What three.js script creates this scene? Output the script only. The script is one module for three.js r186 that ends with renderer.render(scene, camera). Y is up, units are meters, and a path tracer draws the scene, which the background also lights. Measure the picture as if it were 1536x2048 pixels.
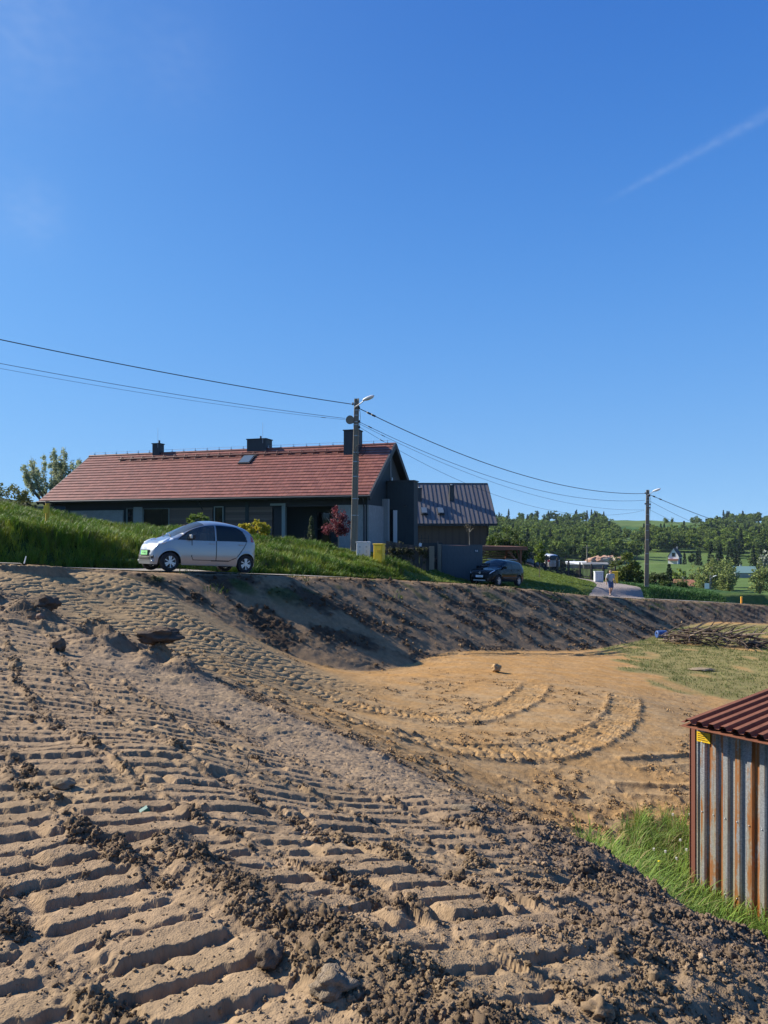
import * as THREE from 'three';
import { mergeGeometries, mergeVertices, toCreasedNormals } from 'three/addons/utils/BufferGeometryUtils.js';
import { RoundedBoxGeometry } from 'three/addons/geometries/RoundedBoxGeometry.js';
import { MarchingCubes } from 'three/addons/objects/MarchingCubes.js';
import { createNoise2D, createNoise3D } from 'simplex-noise';

// ---------------------------------------------------------------- camera, sky, sun, exposure
const EYE = 1.6, F = 1478, HOR = 1075;               // eye height (m), focal length and horizon row of the 1536 x 2048 frame
const scene = new THREE.Scene();
const camera = new THREE.PerspectiveCamera(2 * Math.atan(1024 / F) * 180 / Math.PI, 0.75, 0.1, 6000);
camera.position.set(0, EYE, 0);
camera.lookAt(0, EYE, -10);
camera.setViewOffset(1536, 2048, 0, -(HOR - 1024), 1536, 2048);   // lens shift: verticals stay upright
const renderer = new THREE.WebGLRenderer({ antialias: true });
renderer.toneMapping = THREE.LinearToneMapping;
renderer.toneMappingExposure = 1.9;
renderer.shadowMap.enabled = true;
const SUN = new THREE.Vector3(-0.783, 0.548, -0.297).normalize();
const sun = new THREE.DirectionalLight(new THREE.Color().setRGB(1.0, 0.93, 0.80), 5.0);
sun.name = 'sun';
sun.position.copy(SUN).multiplyScalar(120);
sun.target.position.set(0, 0, -20); sun.position.add(sun.target.position);
sun.castShadow = true; sun.shadow.radius = 1;
Object.assign(sun.shadow.camera, { left: -70, right: 70, top: 70, bottom: -70, near: 1, far: 400 });
sun.shadow.mapSize.set(4096, 4096);
scene.add(sun, sun.target);
scene.fog = new THREE.FogExp2(0xbfd6f2, 0.00006);

// seeded helpers
function rng(seed) { let a = seed >>> 0; return () => { a = (a + 0x6d2b79f5) | 0; let t = Math.imul(a ^ (a >>> 15), 1 | a); t = (t + Math.imul(t ^ (t >>> 7), 61 | t)) ^ t; return ((t ^ (t >>> 14)) >>> 0) / 4294967296; }; }
const n2 = createNoise2D(rng(7)), n3 = createNoise3D(rng(11));
const clamp = (x, a = 0, b = 1) => x < a ? a : x > b ? b : x;
const lerp = (a, b, t) => a + (b - a) * t;
const sstep = (a, b, x) => { const t = clamp((x - a) / (b - a)); return t * t * (3 - 2 * t); };
const mixc = (a, b, t) => [lerp(a[0], b[0], t), lerp(a[1], b[1], t), lerp(a[2], b[2], t)];
const fbm = (x, y, o = 4) => { let s = 0, a = 0.5; for (let i = 0; i < o; i++) { s += a * n2(x, y); x = x * 2.03 + 17.1; y = y * 2.03 - 9.7; a *= 0.5; } return s; };
const V = (x, y, z) => new THREE.Vector3(x, y, z);
const at = (u, v, depth) => V((u - 768) / F * depth, EYE + (HOR - v) / F * depth, -depth);
const rgb = (r, g, b) => new THREE.Color().setRGB(r, g, b);

// sky: clear spring morning, one haze gradient, glow round the sun, a fading contrail and a few thin wisps
{
  const W = 2048, Hh = 1024, data = new Float32Array(W * Hh * 4);
  const dirOf = (u, v) => V((u - 768) / F, (HOR - v) / F, -1).normalize();
  const a = dirOf(1185, 418), b = dirOf(1700, 140), nrm = a.clone().cross(b).normalize(), len = a.angleTo(b);
  const wisps = [[60, 425, 0.035, 0.10], [40, 45, 0.07, 0.10], [350, 120, 0.05, 0.05], [-300, 300, 0.09, 0.1]].map(([u, v, r, s]) => [dirOf(u, v), r, s]);
  const zen = [0.0115, 0.069, 0.285], mid = [0.030, 0.145, 0.415], hor = [0.185, 0.345, 0.515];
  const p = new THREE.Vector3(), q = new THREE.Vector3();
  for (let j = 0; j < Hh; j++) for (let i = 0; i < W; i++) {
    const el = ((j + 0.5) / Hh - 0.5) * Math.PI, az = ((i + 0.5) / W - 0.5) * 2 * Math.PI;
    p.set(Math.cos(az) * Math.cos(el), Math.sin(el), Math.sin(az) * Math.cos(el));
    const h = Math.max(0, p.y), g = Math.max(0, p.dot(SUN));
    let c = mixc(mid, zen, sstep(0.12, 0.75, h));
    c = mixc(c, hor, Math.exp(-h * 5.2) * 0.95);
    const glow = Math.pow(g, 5) * 0.20 + Math.pow(g, 2) * 0.10;
    c = [c[0] + glow * 0.25, c[1] + glow * 0.44, c[2] + glow * 0.55];
    const off = Math.asin(clamp(p.dot(nrm), -1, 1));
    if (Math.abs(off) < 0.03) {
      q.copy(p).addScaledVector(nrm, -p.dot(nrm)).normalize();
      const s = a.angleTo(q) * Math.sign(a.clone().cross(q).dot(nrm)) / len;
      if (s > -0.05 && s < 1.2) {
        const w = 0.0012 + 0.0034 * clamp(s), k = Math.exp(-(off * off) / (2 * w * w)) * sstep(-0.02, 0.25, s) * (0.095 + 0.06 * n2(s * 18, off * 160));
        c = mixc(c, [0.33, 0.39, 0.48], clamp(k));
      }
    }
    for (const [d, r, s] of wisps) {
      const an = p.angleTo(d);
      if (an < r * 2.5) c = mixc(c, [0.37, 0.43, 0.53], clamp(s * Math.exp(-((an / r) ** 2)) * (0.75 + 0.6 * fbm(az * 30, el * 60, 3))));
    }
    const o = (j * W + i) * 4;
    data[o] = c[0]; data[o + 1] = c[1]; data[o + 2] = c[2]; data[o + 3] = 1;
  }
  const sky = new THREE.DataTexture(data, W, Hh, THREE.RGBAFormat, THREE.FloatType);
  sky.mapping = THREE.EquirectangularReflectionMapping; sky.magFilter = THREE.LinearFilter; sky.needsUpdate = true;
  scene.background = sky; scene.environment = sky;
}

// ---------------------------------------------------------------- scene bookkeeping
const used = new Map();
function numbered(name) { const n = used.get(name) ?? 0; used.set(name, n + 1); return n ? name + '_' + String(n).padStart(3, '0') : name; }
function tag(o, label, category, group, kind) { Object.assign(o.userData, { label, category }); if (group) o.userData.group = group; if (kind) o.userData.kind = kind; return o; }
function thing(name, label, category, pos = [0, 0, 0], turn = 0, group) {
  const o = new THREE.Group(); o.name = numbered(name);
  if (pos.isVector3) o.position.copy(pos); else o.position.set(...pos);
  o.rotation.y = turn; scene.add(o); return tag(o, label, category, group);
}
function part(name, geo, mat, parent, label) {
  const g = Array.isArray(geo) ? join(geo) : geo, m = new THREE.Mesh(g, mat);
  m.name = name; m.castShadow = m.receiveShadow = true; if (label) m.userData.label = label;
  parent.add(m); return m;
}
function solo(name, geo, mat, label, category, group, kind) { const m = part(numbered(name), geo, mat, scene); return tag(m, label, category, group, kind); }
function struct(name, geo, mat, label) { const m = part(numbered(name), geo, mat, scene); m.userData = { kind: 'structure', label, category: name.replace(/_/g, ' ') }; return m; }
function copy(o, label, group) { const c = o.clone(); c.name = numbered(o.name.replace(/_\d{3}$/, '')); c.userData = { ...o.userData }; if (label) c.userData.label = label; if (group) c.userData.group = group; scene.add(c); return c; }
function join(list) {
  const keep = list.filter(Boolean).map((g) => { const h = g.index ? g.toNonIndexed() : g; for (const k of Object.keys(h.attributes)) if (!['position', 'normal', 'uv', 'color'].includes(k)) h.deleteAttribute(k); return h; });
  const col = keep.some((g) => g.attributes.color), uv = keep.every((g) => g.attributes.uv);
  for (const g of keep) { if (!uv) g.deleteAttribute('uv'); if (col && !g.attributes.color) g.setAttribute('color', new THREE.BufferAttribute(new Float32Array(g.attributes.position.count * 3).fill(1), 3)); }
  return keep.length === 1 ? keep[0] : mergeGeometries(keep);
}
const std = (c, rough = 0.8, o = {}) => new THREE.MeshPhysicalMaterial({ color: Array.isArray(c) ? rgb(...c) : c, roughness: rough, ...o });
const box = (w, h, d, x = 0, y = 0, z = 0, ry = 0, rx = 0, rz = 0) => { const g = new THREE.BoxGeometry(w, h, d); if (rx) g.rotateX(rx); if (rz) g.rotateZ(rz); if (ry) g.rotateY(ry); return g.translate(x, y, z); };
const rbox = (w, h, d, r, x = 0, y = 0, z = 0) => new RoundedBoxGeometry(w, h, d, 2, r).translate(x, y, z);
function bar(a, b, r0, r1 = r0, seg = 6) {           // tapered round bar between two points
  const d = b.clone().sub(a), L = d.length(), g = new THREE.CylinderGeometry(r1, r0, L, seg, 1);
  g.translate(0, L / 2, 0); g.applyQuaternion(new THREE.Quaternion().setFromUnitVectors(V(0, 1, 0), d.normalize())); return g.translate(a.x, a.y, a.z);
}
function beam(a, b, w, h) {                           // rectangular beam between two points
  const d = b.clone().sub(a), L = d.length(), m = new THREE.Matrix4().lookAt(a, b, V(0, 1, 0)); m.setPosition(a.clone().add(b).multiplyScalar(0.5));
  return new THREE.BoxGeometry(w, h, L).applyMatrix4(m);
}
const tube = (pts, r, seg = 24, rad = 5) => new THREE.TubeGeometry(new THREE.CatmullRomCurve3(pts), seg, r, rad);
function quad(a, b, c, d) { const g = new THREE.BufferGeometry(); g.setAttribute('position', new THREE.BufferAttribute(new Float32Array([a, b, c, a, c, d].flatMap((p) => [p.x, p.y, p.z])), 3)); g.setAttribute('uv', new THREE.BufferAttribute(new Float32Array([0, 0, 1, 0, 1, 1, 0, 0, 1, 1, 0, 1]), 2)); g.computeVertexNormals(); return g; }
function tint(g, r, gg, b) { const n = g.attributes.position.count, c = new Float32Array(n * 3); for (let i = 0; i < n; i++) { c[i * 3] = r; c[i * 3 + 1] = gg; c[i * 3 + 2] = b; } g.setAttribute('color', new THREE.BufferAttribute(c, 3)); return g; }
function noiseTex(size, fn, srgb = false) {
  const d = new Uint8Array(size * size * 4);
  for (let j = 0; j < size; j++) for (let i = 0; i < size; i++) { const c = fn(i / size, j / size), o = (j * size + i) * 4; for (let k = 0; k < 3; k++) d[o + k] = clamp(Array.isArray(c) ? c[k] : c) * 255; d[o + 3] = 255; }
  const t = new THREE.DataTexture(d, size, size); t.wrapS = t.wrapT = THREE.RepeatWrapping; t.magFilter = THREE.LinearFilter; if (srgb) t.colorSpace = THREE.SRGBColorSpace; t.needsUpdate = true; return t;
}
const TAU = Math.PI * 2;
// tiling noise: sample simplex on a torus-like blend
const tileN = (u, v, f, s = 0) => { const a = n3(u * f, v * f, s), b = n3((u - 1) * f, v * f, s), c = n3(u * f, (v - 1) * f, s), d = n3((u - 1) * f, (v - 1) * f, s); return lerp(lerp(a, b, u), lerp(c, d, u), v) * 1.2; };
const grainTex = noiseTex(512, (u, v) => 0.86 + 0.10 * tileN(u, v, 9) + 0.10 * tileN(u, v, 40, 3) + 0.10 * tileN(u, v, 130, 5));
const bumpTex = noiseTex(1024, (u, v) => 0.5 + 0.22 * tileN(u, v, 14, 1) + 0.2 * tileN(u, v, 45, 2) + 0.18 * tileN(u, v, 140, 4) + 0.1 * tileN(u, v, 300, 6));

// ---------------------------------------------------------------- terrain
function tps(points) {                                // thin plate spline through [x, depth, height]
  const n = points.length, N = n + 3, A = Array.from({ length: N }, () => new Float64Array(N + 1)), S = 10;
  const U = (r2) => r2 < 1e-12 ? 0 : r2 * Math.log(r2);
  points.forEach(([x, d, e], i) => {
    points.forEach(([a, b], j) => { A[i][j] = U(((x - a) ** 2 + (d - b) ** 2) / S / S); });
    A[i][i] += 0.002; A[i][n] = A[n][i] = 1; A[i][n + 1] = A[n + 1][i] = x / S; A[i][n + 2] = A[n + 2][i] = d / S; A[i][N] = e;
  });
  for (let c = 0; c < N; c++) {
    let p = c; for (let r = c + 1; r < N; r++) if (Math.abs(A[r][c]) > Math.abs(A[p][c])) p = r;
    [A[c], A[p]] = [A[p], A[c]];
    for (let r = 0; r < N; r++) if (r !== c && A[r][c]) { const k = A[r][c] / A[c][c]; for (let j = c; j <= N; j++) A[r][j] -= k * A[c][j]; }
  }
  const w = A.map((r, i) => r[N] / r[i]);
  return (x, d) => { let s = w[n] + w[n + 1] * x / S + w[n + 2] * d / S; for (let i = 0; i < n; i++) s += w[i] * U(((x - points[i][0]) ** 2 + (d - points[i][1]) ** 2) / S / S); return s; };
}
function gridded(f, x0, x1, d0, d1, step) {           // cached on a grid, cubic in between
  const nx = Math.round((x1 - x0) / step) + 1, nd = Math.round((d1 - d0) / step) + 1, g = new Float32Array(nx * nd);
  for (let j = 0; j < nd; j++) for (let i = 0; i < nx; i++) g[j * nx + i] = f(x0 + i * step, d0 + j * step);
  const cub = (a, b, c, d, t) => b + 0.5 * t * (c - a + t * (2 * a - 5 * b + 4 * c - d + t * (3 * (b - c) + d - a)));
  return (x, d) => {
    const u = clamp((x - x0) / step, 1, nx - 3), v = clamp((d - d0) / step, 1, nd - 3), i = Math.floor(u), j = Math.floor(v), r = [];
    for (let k = -1; k < 3; k++) { const o = (j + k) * nx + i; r.push(cub(g[o - 1], g[o], g[o + 1], g[o + 2], u - i)); }
    return cub(r[0], r[1], r[2], r[3], v - j);
  };
}
function path(pts, sub = 6) {                         // smooth line through [x, depth, ...more]; near() gives run s, side t (positive on the right hand side)
  const P = [], k = pts[0].length;
  for (let i = 0; i < pts.length - 1; i++) {
    const a = pts[Math.max(0, i - 1)], b = pts[i], c = pts[i + 1], d = pts[Math.min(pts.length - 1, i + 2)];
    for (let j = 0; j < sub; j++) { const t = j / sub, q = []; for (let m = 0; m < k; m++) q.push(b[m] + 0.5 * t * (c[m] - a[m] + t * (2 * a[m] - 5 * b[m] + 4 * c[m] - d[m] + t * (3 * (b[m] - c[m]) + d[m] - a[m])))); P.push(q); }
  }
  P.push(pts[pts.length - 1]);
  const S = [0]; for (let i = 1; i < P.length; i++) S.push(S[i - 1] + Math.hypot(P[i][0] - P[i - 1][0], P[i][1] - P[i - 1][1]));
  const out = { s: 0, t: 0, e: 0 };
  return {
    P, S, length: S[S.length - 1],
    near(x, d) {
      let best = 1e9, bi = 0, bt = 0;
      for (let i = 0; i < P.length - 1; i++) {
        const ax = P[i][0], ad = P[i][1], ux = P[i + 1][0] - ax, ud = P[i + 1][1] - ad, L = ux * ux + ud * ud, t = clamp(((x - ax) * ux + (d - ad) * ud) / L), q = (x - ax - t * ux) ** 2 + (d - ad - t * ud) ** 2;
        if (q < best) { best = q; bi = i; bt = t; }
      }
      const A = P[bi], B = P[bi + 1], ux = B[0] - A[0], ud = B[1] - A[1], side = (x - A[0]) * ud - (d - A[1]) * ux;
      out.s = lerp(S[bi], S[bi + 1], bt); out.t = Math.sqrt(best) * Math.sign(side || 1); out.e = k > 2 ? lerp(A[2], B[2], bt) : 0;
      return out;
    },
  };
}
const lvl = (list) => list.map(([u, v, d]) => [(u - 768) / F * d, d, (HOR - v) / F * d]);
// near edge of the road: top of the cut bank [x, depth, level below the eye]
const CREST = path([[-34, 5, 0.6], [-20, 12.4, -0.25], ...lvl([[0, 1130, 17], [130, 1137, 18.6], [260, 1143, 20.3], [400, 1148, 22], [515, 1150, 23.2], [640, 1155, 25.6], [781, 1160, 28.6], [1000, 1173, 35], [1200, 1194, 45], [1300, 1199, 51], [1400, 1204, 58], [1536, 1211, 68]]), [52, 84, -8.2], [80, 104, -10.5]], 5);
const FILLPTS = [...lvl([
  [768, 2048, 2.43], [0, 2048, 2.43], [1536, 2048, 2.9], [0, 1700, 3.75], [400, 1700, 3.9], [800, 1700, 4.6], [1200, 1800, 4.6], [1240, 1722, 5.7], [1536, 1884, 4.0], [0, 1500, 5.5], [400, 1500, 6.2], [700, 1600, 6.0], [940, 1592, 7.7], [1080, 1650, 6.8],
  [700, 1482, 9.5], [560, 1500, 8], [300, 1350, 11], [0, 1350, 9], [330, 1322, 12.8], [90, 1240, 14], [0, 1200, 14.5], [0, 1150, 16.3], [150, 1150, 18.4], [220, 1147, 19.3],
  [200, 1200, 17], [400, 1250, 17.5], [550, 1300, 19], [640, 1328, 20.5], [450, 1330, 14.5], [640, 1400, 15], [800, 1450, 14], [900, 1500, 12.7], [1000, 1520, 12.7], [1000, 1600, 10.8], [1100, 1650, 10.2], [1240, 1710, 9.8], [1385, 1790, 9.1],
  [1200, 1480, 14.5], [1280, 1400, 18.5], [1100, 1370, 19.5], [800, 1350, 19.5], [900, 1312, 23], [1000, 1300, 26.5], [1200, 1290, 34], [1300, 1274, 40], [1400, 1330, 27], [1536, 1330, 27], [1536, 1270, 41], [1536, 1250, 48], [1350, 1420, 18.5]]),
  [3.1, 6.5, -3.95], [4.6, 8.2, -4.5], [2.9, 3.9, -3.05], [4.5, 4, -4.35], [6.5, 6, -4.75], [6, 0, -4.6], [3, 0, -3.0], [1.5, 0, -1.95], [0, 0, -1.6], [-3, 0, -1.5], [-8, 5, -1.15], [-12, 12, -0.75], [-20, 6, -0.4], [20, 12, -5.6], [11, 8.5, -4.95], [32, 35, -6.3], [34, 56, -6.9], [0, -10, -1.7], [-20, -10, -0.8], [14, -8, -5.2], [-8.5, 20.5, -1.3], [0, 30, -4.2], [10, 44, -5.8], [24, 60, -6.8]];
const fillRaw = tps(FILLPTS), fillE = gridded(fillRaw, -30, 40, -12, 70, 0.4);
const UPPTS = [...lvl([
  [0, 1066, 22.2], [0, 1040, 28], [0, 1014, 35], [0, 994, 50], [100, 1068, 23.4], [200, 1072, 24.8], [200, 1066, 31], [200, 1053, 37], [100, 1036, 36], [400, 1098, 27.4], [400, 1076, 33], [400, 1058, 38], [560, 1113, 30.5], [560, 1090, 37], [640, 1130, 32], [630, 1099, 37.5], [700, 1113, 40], [708, 1110, 42], [760, 1127, 39], [790, 1150, 35], [830, 1144, 41], [880, 1163, 41], [860, 1140, 46], [930, 1167, 45], [985, 1172, 43], [1020, 1172, 47], [1045, 1168, 52],
  [1070, 1162, 56], [1090, 1150, 65], [1075, 1138, 80], [1100, 1146, 85], [1060, 1128, 86], [1160, 1157, 76], [1197, 1165, 68], [1240, 1168, 70], [1220, 1190, 52], [1290, 1176, 64], [1293, 1195, 56], [1400, 1190, 66], [1400, 1178, 82], [1536, 1203, 74], [1536, 1191, 95], [1300, 1170, 84]]),
  [-1.5, 46, -0.82], [-12, 48, -0.5], [-24, 52, 0.2], [-32, 46, 1.4], [-40, 35, 2.8], [-30, 24, 1.3], [-28, 16, 1.0], [-40, 70, 3.2], [-60, 40, 5], [0, 70, -1.8], [5, 92, -2.6], [14, 92, -3.4], [-20, 90, 2], [40, 110, -9.2], [70, 120, -12], [20, 115, -7.2], [-10, 115, -3]];
for (const p of UPPTS) if (p[1] > 22 && p[1] < 39 && p[0] < 0.5) p[2] -= 0.42 * sstep(0.5, -3, p[0]) * sstep(22, 27, p[1]);   // the sward stands on top of this
const upRaw = tps(UPPTS), upE = gridded(upRaw, -70, 90, -10, 130, 1);
const HILL = [[100, -8.2], [130, -11.5], [165, -15], [230, -17.5], [300, -16], [383, -13.5], [480, -8.5], [600, -1.5], [750, 8.2], [880, 17.5], [960, 21], [1100, 22], [1500, 14], [2200, 0], [4000, -60]];
function hillE(x, d) {
  let i = 0; while (i < HILL.length - 2 && HILL[i + 1][0] < d) i++;
  const [a, ea] = HILL[i], [b, eb] = HILL[i + 1], t = clamp((d - a) / (b - a)), k = x / Math.max(d, 60);
  let e = lerp(ea, eb, t * t * (3 - 2 * t) * 0.4 + t * 0.6);
  e += sstep(150, 500, d) * ((0.33 - k) * 5 + fbm(x / 190, d / 240, 3) * 5 + Math.max(0, 0.16 - k) * 14) - sstep(120, 230, d) * (1 - sstep(230, 420, d)) * (0.36 - k) * 6 * sstep(-0.2, 0.36, k);
  return e;
}
const smax = (a, b, k) => { const h = clamp(0.5 + 0.5 * (a - b) / k); return lerp(b, a, h) + k * h * (1 - h); };
const info = { e: 0, t: 0, s: 0, bank: 0, fill: 0 };
const RAMPTOP = CREST.near(-7.3, 19.9).s;              // left of here the ramp runs straight up to the lane
function ground(x, d) {                                // broad shape of the land, level below the eye, no small relief
  let e;
  info.bank = 0; info.fill = 0; info.t = -99;
  if (d < 108) {
    const c = CREST.near(x, d), t = info.t = c.t, s = info.s = c.s;
    if (t > 0) {
      const f = fillE(x, d), w = 0.54, b = c.e - (t < 0.8 ? 0.5 * w * t * t / 0.8 : w * (t - 0.4)) - t * 1.2 * sstep(RAMPTOP + 0.6, RAMPTOP - 1.6, s);
      e = smax(f, b, 0.12); info.bank = sstep(-0.15, 0.15, b - f); info.fill = f;
    } else e = lerp(c.e, upE(x, d), sstep(-4.4, -5.8, t));
    if (d > 84) e = lerp(e, hillE(x, d), sstep(84, 108, d));
  } else e = hillE(x, d);
  info.e = e; return e;
}
// ---- small relief and soil colours
const KREST = path(lvl([[-500, 1165, 15], [0, 1200, 14.5], [90, 1240, 14], [330, 1322, 12.8], [700, 1482, 9.5], [940, 1592, 7.7], [1240, 1722, 5.7], [1536, 1884, 4.0], [2100, 2200, 3.2]]).map((p) => p.slice(0, 2)), 5);  // shoulder of the fill
const LANES = path([[3.4, -1.2], [1.7, 0.45], [0.2, 1.85], [-1.2, 3.15], [-2.6, 4.6], [-4.0, 6.4], [-5.4, 8.6], [-6.8, 11.2], [-8.4, 14]], 6);           // crawler passes on the fill
const RAMP = path([[-16, 14.6], [-12, 16.2], [-9, 17], [-7, 16.9], [-4.9, 16], [-3, 15.1], [-1.2, 14.2], [0.5, 13.9], [1.9, 14.2], [3.1, 15.1], [4.3, 17], [5.1, 19.2], [5.5, 21.5]], 6);   // crawler passes down the ramp and round in the pit
const PATH = path([[15.2, 50.0], [17.4, 55], [19.5, 61], [20.6, 69], [20.6, 76], [18.5, 84], [15, 92]], 6);    // gravel drive
const RUTS = [[[1.2, 22.5], [5, 25.5], [9, 30], [12, 35]], [[-0.5, 21.6], [3, 24], [7, 27], [10.5, 31]], [[3.9, 12.3], [6.2, 12.8], [8.5, 14.2]], [[4.4, 13.4], [6.5, 14.4], [8.6, 16]]].map((p) => path(p, 5));
const STREAK = path([[-1.25, 4.1], [-0.75, 3.5], [-0.2, 2.9], [0.25, 2.45], [0.8, 1.9]], 4);                       // trail of loose soil spilt across the prints
const hash = (i) => { const s = Math.sin(i * 127.1 + 3.7) * 43758.5453; return s - Math.floor(s); };
let barAt = 0, barHalf = 0.25, barShift = 0;
function bars(s, t, pitch, skew, lane) {               // grouser prints: a rounded pad, steep on the side it was pressed from
  const ph = (s + skew * t) / pitch + hash(lane) * 7 + 0.10 * n2(s * 0.6 + lane * 9, t * 1.5 + lane) + 0.07 * n2(s * 5 + lane, t * 11), f = ph - Math.floor(ph), id = Math.floor(ph) + lane * 57;
  barAt = f; barHalf = 0.20 + 0.10 * hash(id + 0.3); barShift = (hash(id + 0.7) - 0.5) * 0.06; return sstep(0, 0.075, f) * (1 - 0.92 * sstep(0.62, 0.95, f)) * (0.62 + 0.55 * hash(id)) * sstep(-0.95, -0.5, n2(id * 3.1, t * 3.5));
}
function billow(x, y) { return 1 - Math.abs(n2(x, y)); }
function cell(x, y) {                                  // distance to the nearest and second nearest jittered point
  const i = Math.floor(x), j = Math.floor(y); let a = 9, b = 9, id = 0;
  for (let p = -1; p < 2; p++) for (let q = -1; q < 2; q++) {
    const u = i + p, v = j + q, k = u * 157 + v * 311, X = u + hash(k) - x, Y = v + hash(k + 0.5) - y, r = Math.sqrt(X * X + Y * Y);
    if (r < a) { b = a; a = r; id = k; } else if (r < b) b = r;
  }
  return [a, b, hash(id * 1.7)];
}
const C = {                                            // soil and sward base colours (linear)
  fill: [0.300, 0.208, 0.126], crumb: [0.135, 0.095, 0.062], crack: [0.300, 0.215, 0.138], ramp: [0.34, 0.238, 0.128], ochre: [0.43, 0.238, 0.085], pale: [0.42, 0.275, 0.14],
  heap: [0.190, 0.136, 0.092], bankDark: [0.078, 0.051, 0.032], bankTan: [0.27, 0.178, 0.10], grass: [0.048, 0.074, 0.018], lawn: [0.085, 0.125, 0.026], thin: [0.20, 0.19, 0.075], meadow: [0.085, 0.135, 0.035], field: [0.040, 0.095, 0.026],
};
const out = { y: 0, c: null, crumb: 0 };
function relief(x, d) {                                // height (world y), colour and how crumbly the soil is
  let e = ground(x, d), c, crumb = 0; const { t, s, bank } = info;
  if (t > -0.15 && d < 80) {
    const fine = d < 12 ? 1 : d < 30 ? 0.6 : 0.3, wob = fbm(x * 0.45, d * 0.45, 3), k = wob * 0.5 - KREST.near(x, d).t;
    const n = fbm(x * 2.2, d * 2.2, 4);
    if (k < 0.15) {                                    // on the fill
      const L = LANES.near(x, d), lt = L.t + 0.06 * n2(L.s * 0.9, 4), lane = Math.round(lt / 0.66), u = lt - lane * 0.66, au = Math.abs(u);
      const heap = sstep(-2.7, -1.2, k + 0.5 * n2(x * 0.8, d * 0.8)) * sstep(9.5, 6.2, d) * sstep(0.25, 1.4, x + 0.3 * n), strip = sstep(-2.1, -1.3, k) * (1 - heap) * sstep(12.6, 11.4, d) * sstep(6.0, 6.8, d);
      const streak = Math.exp(-((STREAK.near(x, d).t / (0.10 + 0.045 * STREAK.near(x, d).s)) ** 2)) * sstep(0, 0.2, STREAK.near(x, d).s) * (STREAK.near(x, d).s < STREAK.length - 0.01 ? 1 : 0);
      const p = bars(L.s, u, d > 7 ? 0.25 : 0.225, 0.28, lane), edge = Math.abs(u - barShift) + 0.03 * n2(x * 14, d * 14);
      const on = (1 - streak) * (1 - sstep(barHalf - 0.01, barHalf + 0.045, edge)) * (1 - 0.85 * heap) * (1 - 0.9 * strip) * sstep(-1.0, 0.1, 0.35 + n2(x * 0.55 + 5, d * 0.55) + n2(lane * 3.3, L.s * 0.5) * 0.4);
      const foot = on * sstep(0.72, 0.92, barAt) * sstep(-0.2, 0.5, n2(x * 3.3, d * 3.3));
      const berm = sstep(0.23, 0.31, au), bn = clamp(0.45 + 0.9 * n2(L.s * 1.1 + lane * 13, lane * 5) + 0.4 * n);
      const windrow = Math.exp(-((k + 0.35) ** 2) / 0.2) * sstep(11.0, 12.4, d) * (0.6 + 0.6 * n2(x * 1.2, d * 1.2));
      crumb = 0.92 * clamp(Math.max(foot * 0.6, streak * 0.95, heap * (0.75 + 0.4 * n), berm * bn * (1 - strip), windrow, (1 - on) * (1 - strip) * sstep(0.05, 0.35, n + 0.12 * n2(x * 6, d * 6))));
      e += on * (p * 0.045 - 0.018) + berm * bn * 0.022 * (1 - strip) + streak * 0.05 + windrow * 0.3 + wob * 0.05;
      e += (0.25 + 0.75 * (1 - on)) * 0.018 * fbm(x * 7, d * 7, 4) * fine * (1 - 0.75 * strip);
      if (crumb > 0.02) {
        const a = cell(x * 7.5, d * 7.5)[0], b = cell(x * 17 + 3, d * 17)[0];
        e += crumb * (0.040 * (0.62 - a) + 0.022 * (0.6 - b) + 0.05 * n2(x * 1.9, d * 1.9)) * (d < 14 ? 1 : 0.6);
      }
      let cr = 0;
      if (strip > 0.02) { const a = cell(x * 4.5 + 0.25 * n, d * 7), b = cell(x * 9, d * 13 + n * 0.4); cr = (1 - sstep(0.02, 0.10, a[1] - a[0])) * 0.9 + (1 - sstep(0.02, 0.12, b[1] - b[0])) * 0.5; e += strip * (0.012 * n - 0.012 * cr + 0.022 * (a[2] - 0.5) + 0.012 * (b[2] - 0.5)); }
      c = mixc(C.fill, C.crack, strip);
      c = mixc(c, C.heap, heap); c = mixc(c, C.crumb, clamp(crumb * 0.85 - heap * 0.45));
      c = mixc(c, C.ramp, 0.25 * sstep(0.1, 0.6, n2(x * 0.5 + 31, d * 0.5)));
    } else if (bank > 0.5) {                           // cut bank under the road: scraped clay with dark topsoil dragged down it
      const slant = s - t * 0.55, st = n2(slant * 0.5, t * 0.3) * 0.45 + n2(slant * 3.2 + 9, t * 0.7) * 0.12 + n2(x * 4, d * 4) * 0.15, dark = sstep(-0.18, 0.26, st + 0.75 * fbm(x * 0.55 + 8, d * 0.55, 4) - 0.02);
      const rows = Math.abs(n2(slant * 0.9 + 40, t * 0.1));
      e += 0.04 * fbm(x * 0.9, d * 0.9, 3) + dark * 0.024 * (0.5 + n2(x * 4, d * 4) + 0.6 * n2(x * 9, d * 9)) - 0.018 * (1 - sstep(0, 0.06, rows)) + 0.005 * n2(slant * 6, t * 1.2);
      c = mixc(C.bankTan, C.bankDark, dark); c = mixc(c, C.pale, 0.16 * sstep(0.3, 0.7, n2(slant * 2, t * 0.6 + 8)));
      const foot = sstep(0.9, 0.2, info.e - info.fill) * sstep(22, 30, d); crumb = dark * 0.5 + foot * 0.3;
      const moss = sstep(0.45, 0.7, n2(x * 0.5 + 77, d * 0.5)) * sstep(2.4, 1.0, t) * sstep(18, 28, s); c = mixc(c, C.grass, 0.75 * moss);
      c = mixc(c, C.bankTan, 0.8 * sstep(0.5, 0.1, t));
    } else {                                           // ramp and pit floor
      const R = RAMP.near(x, d), rt = R.t + 0.05 * n2(R.s, 7), rs = R.s, many = 1 - sstep(13.5, 17, rs);
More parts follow.
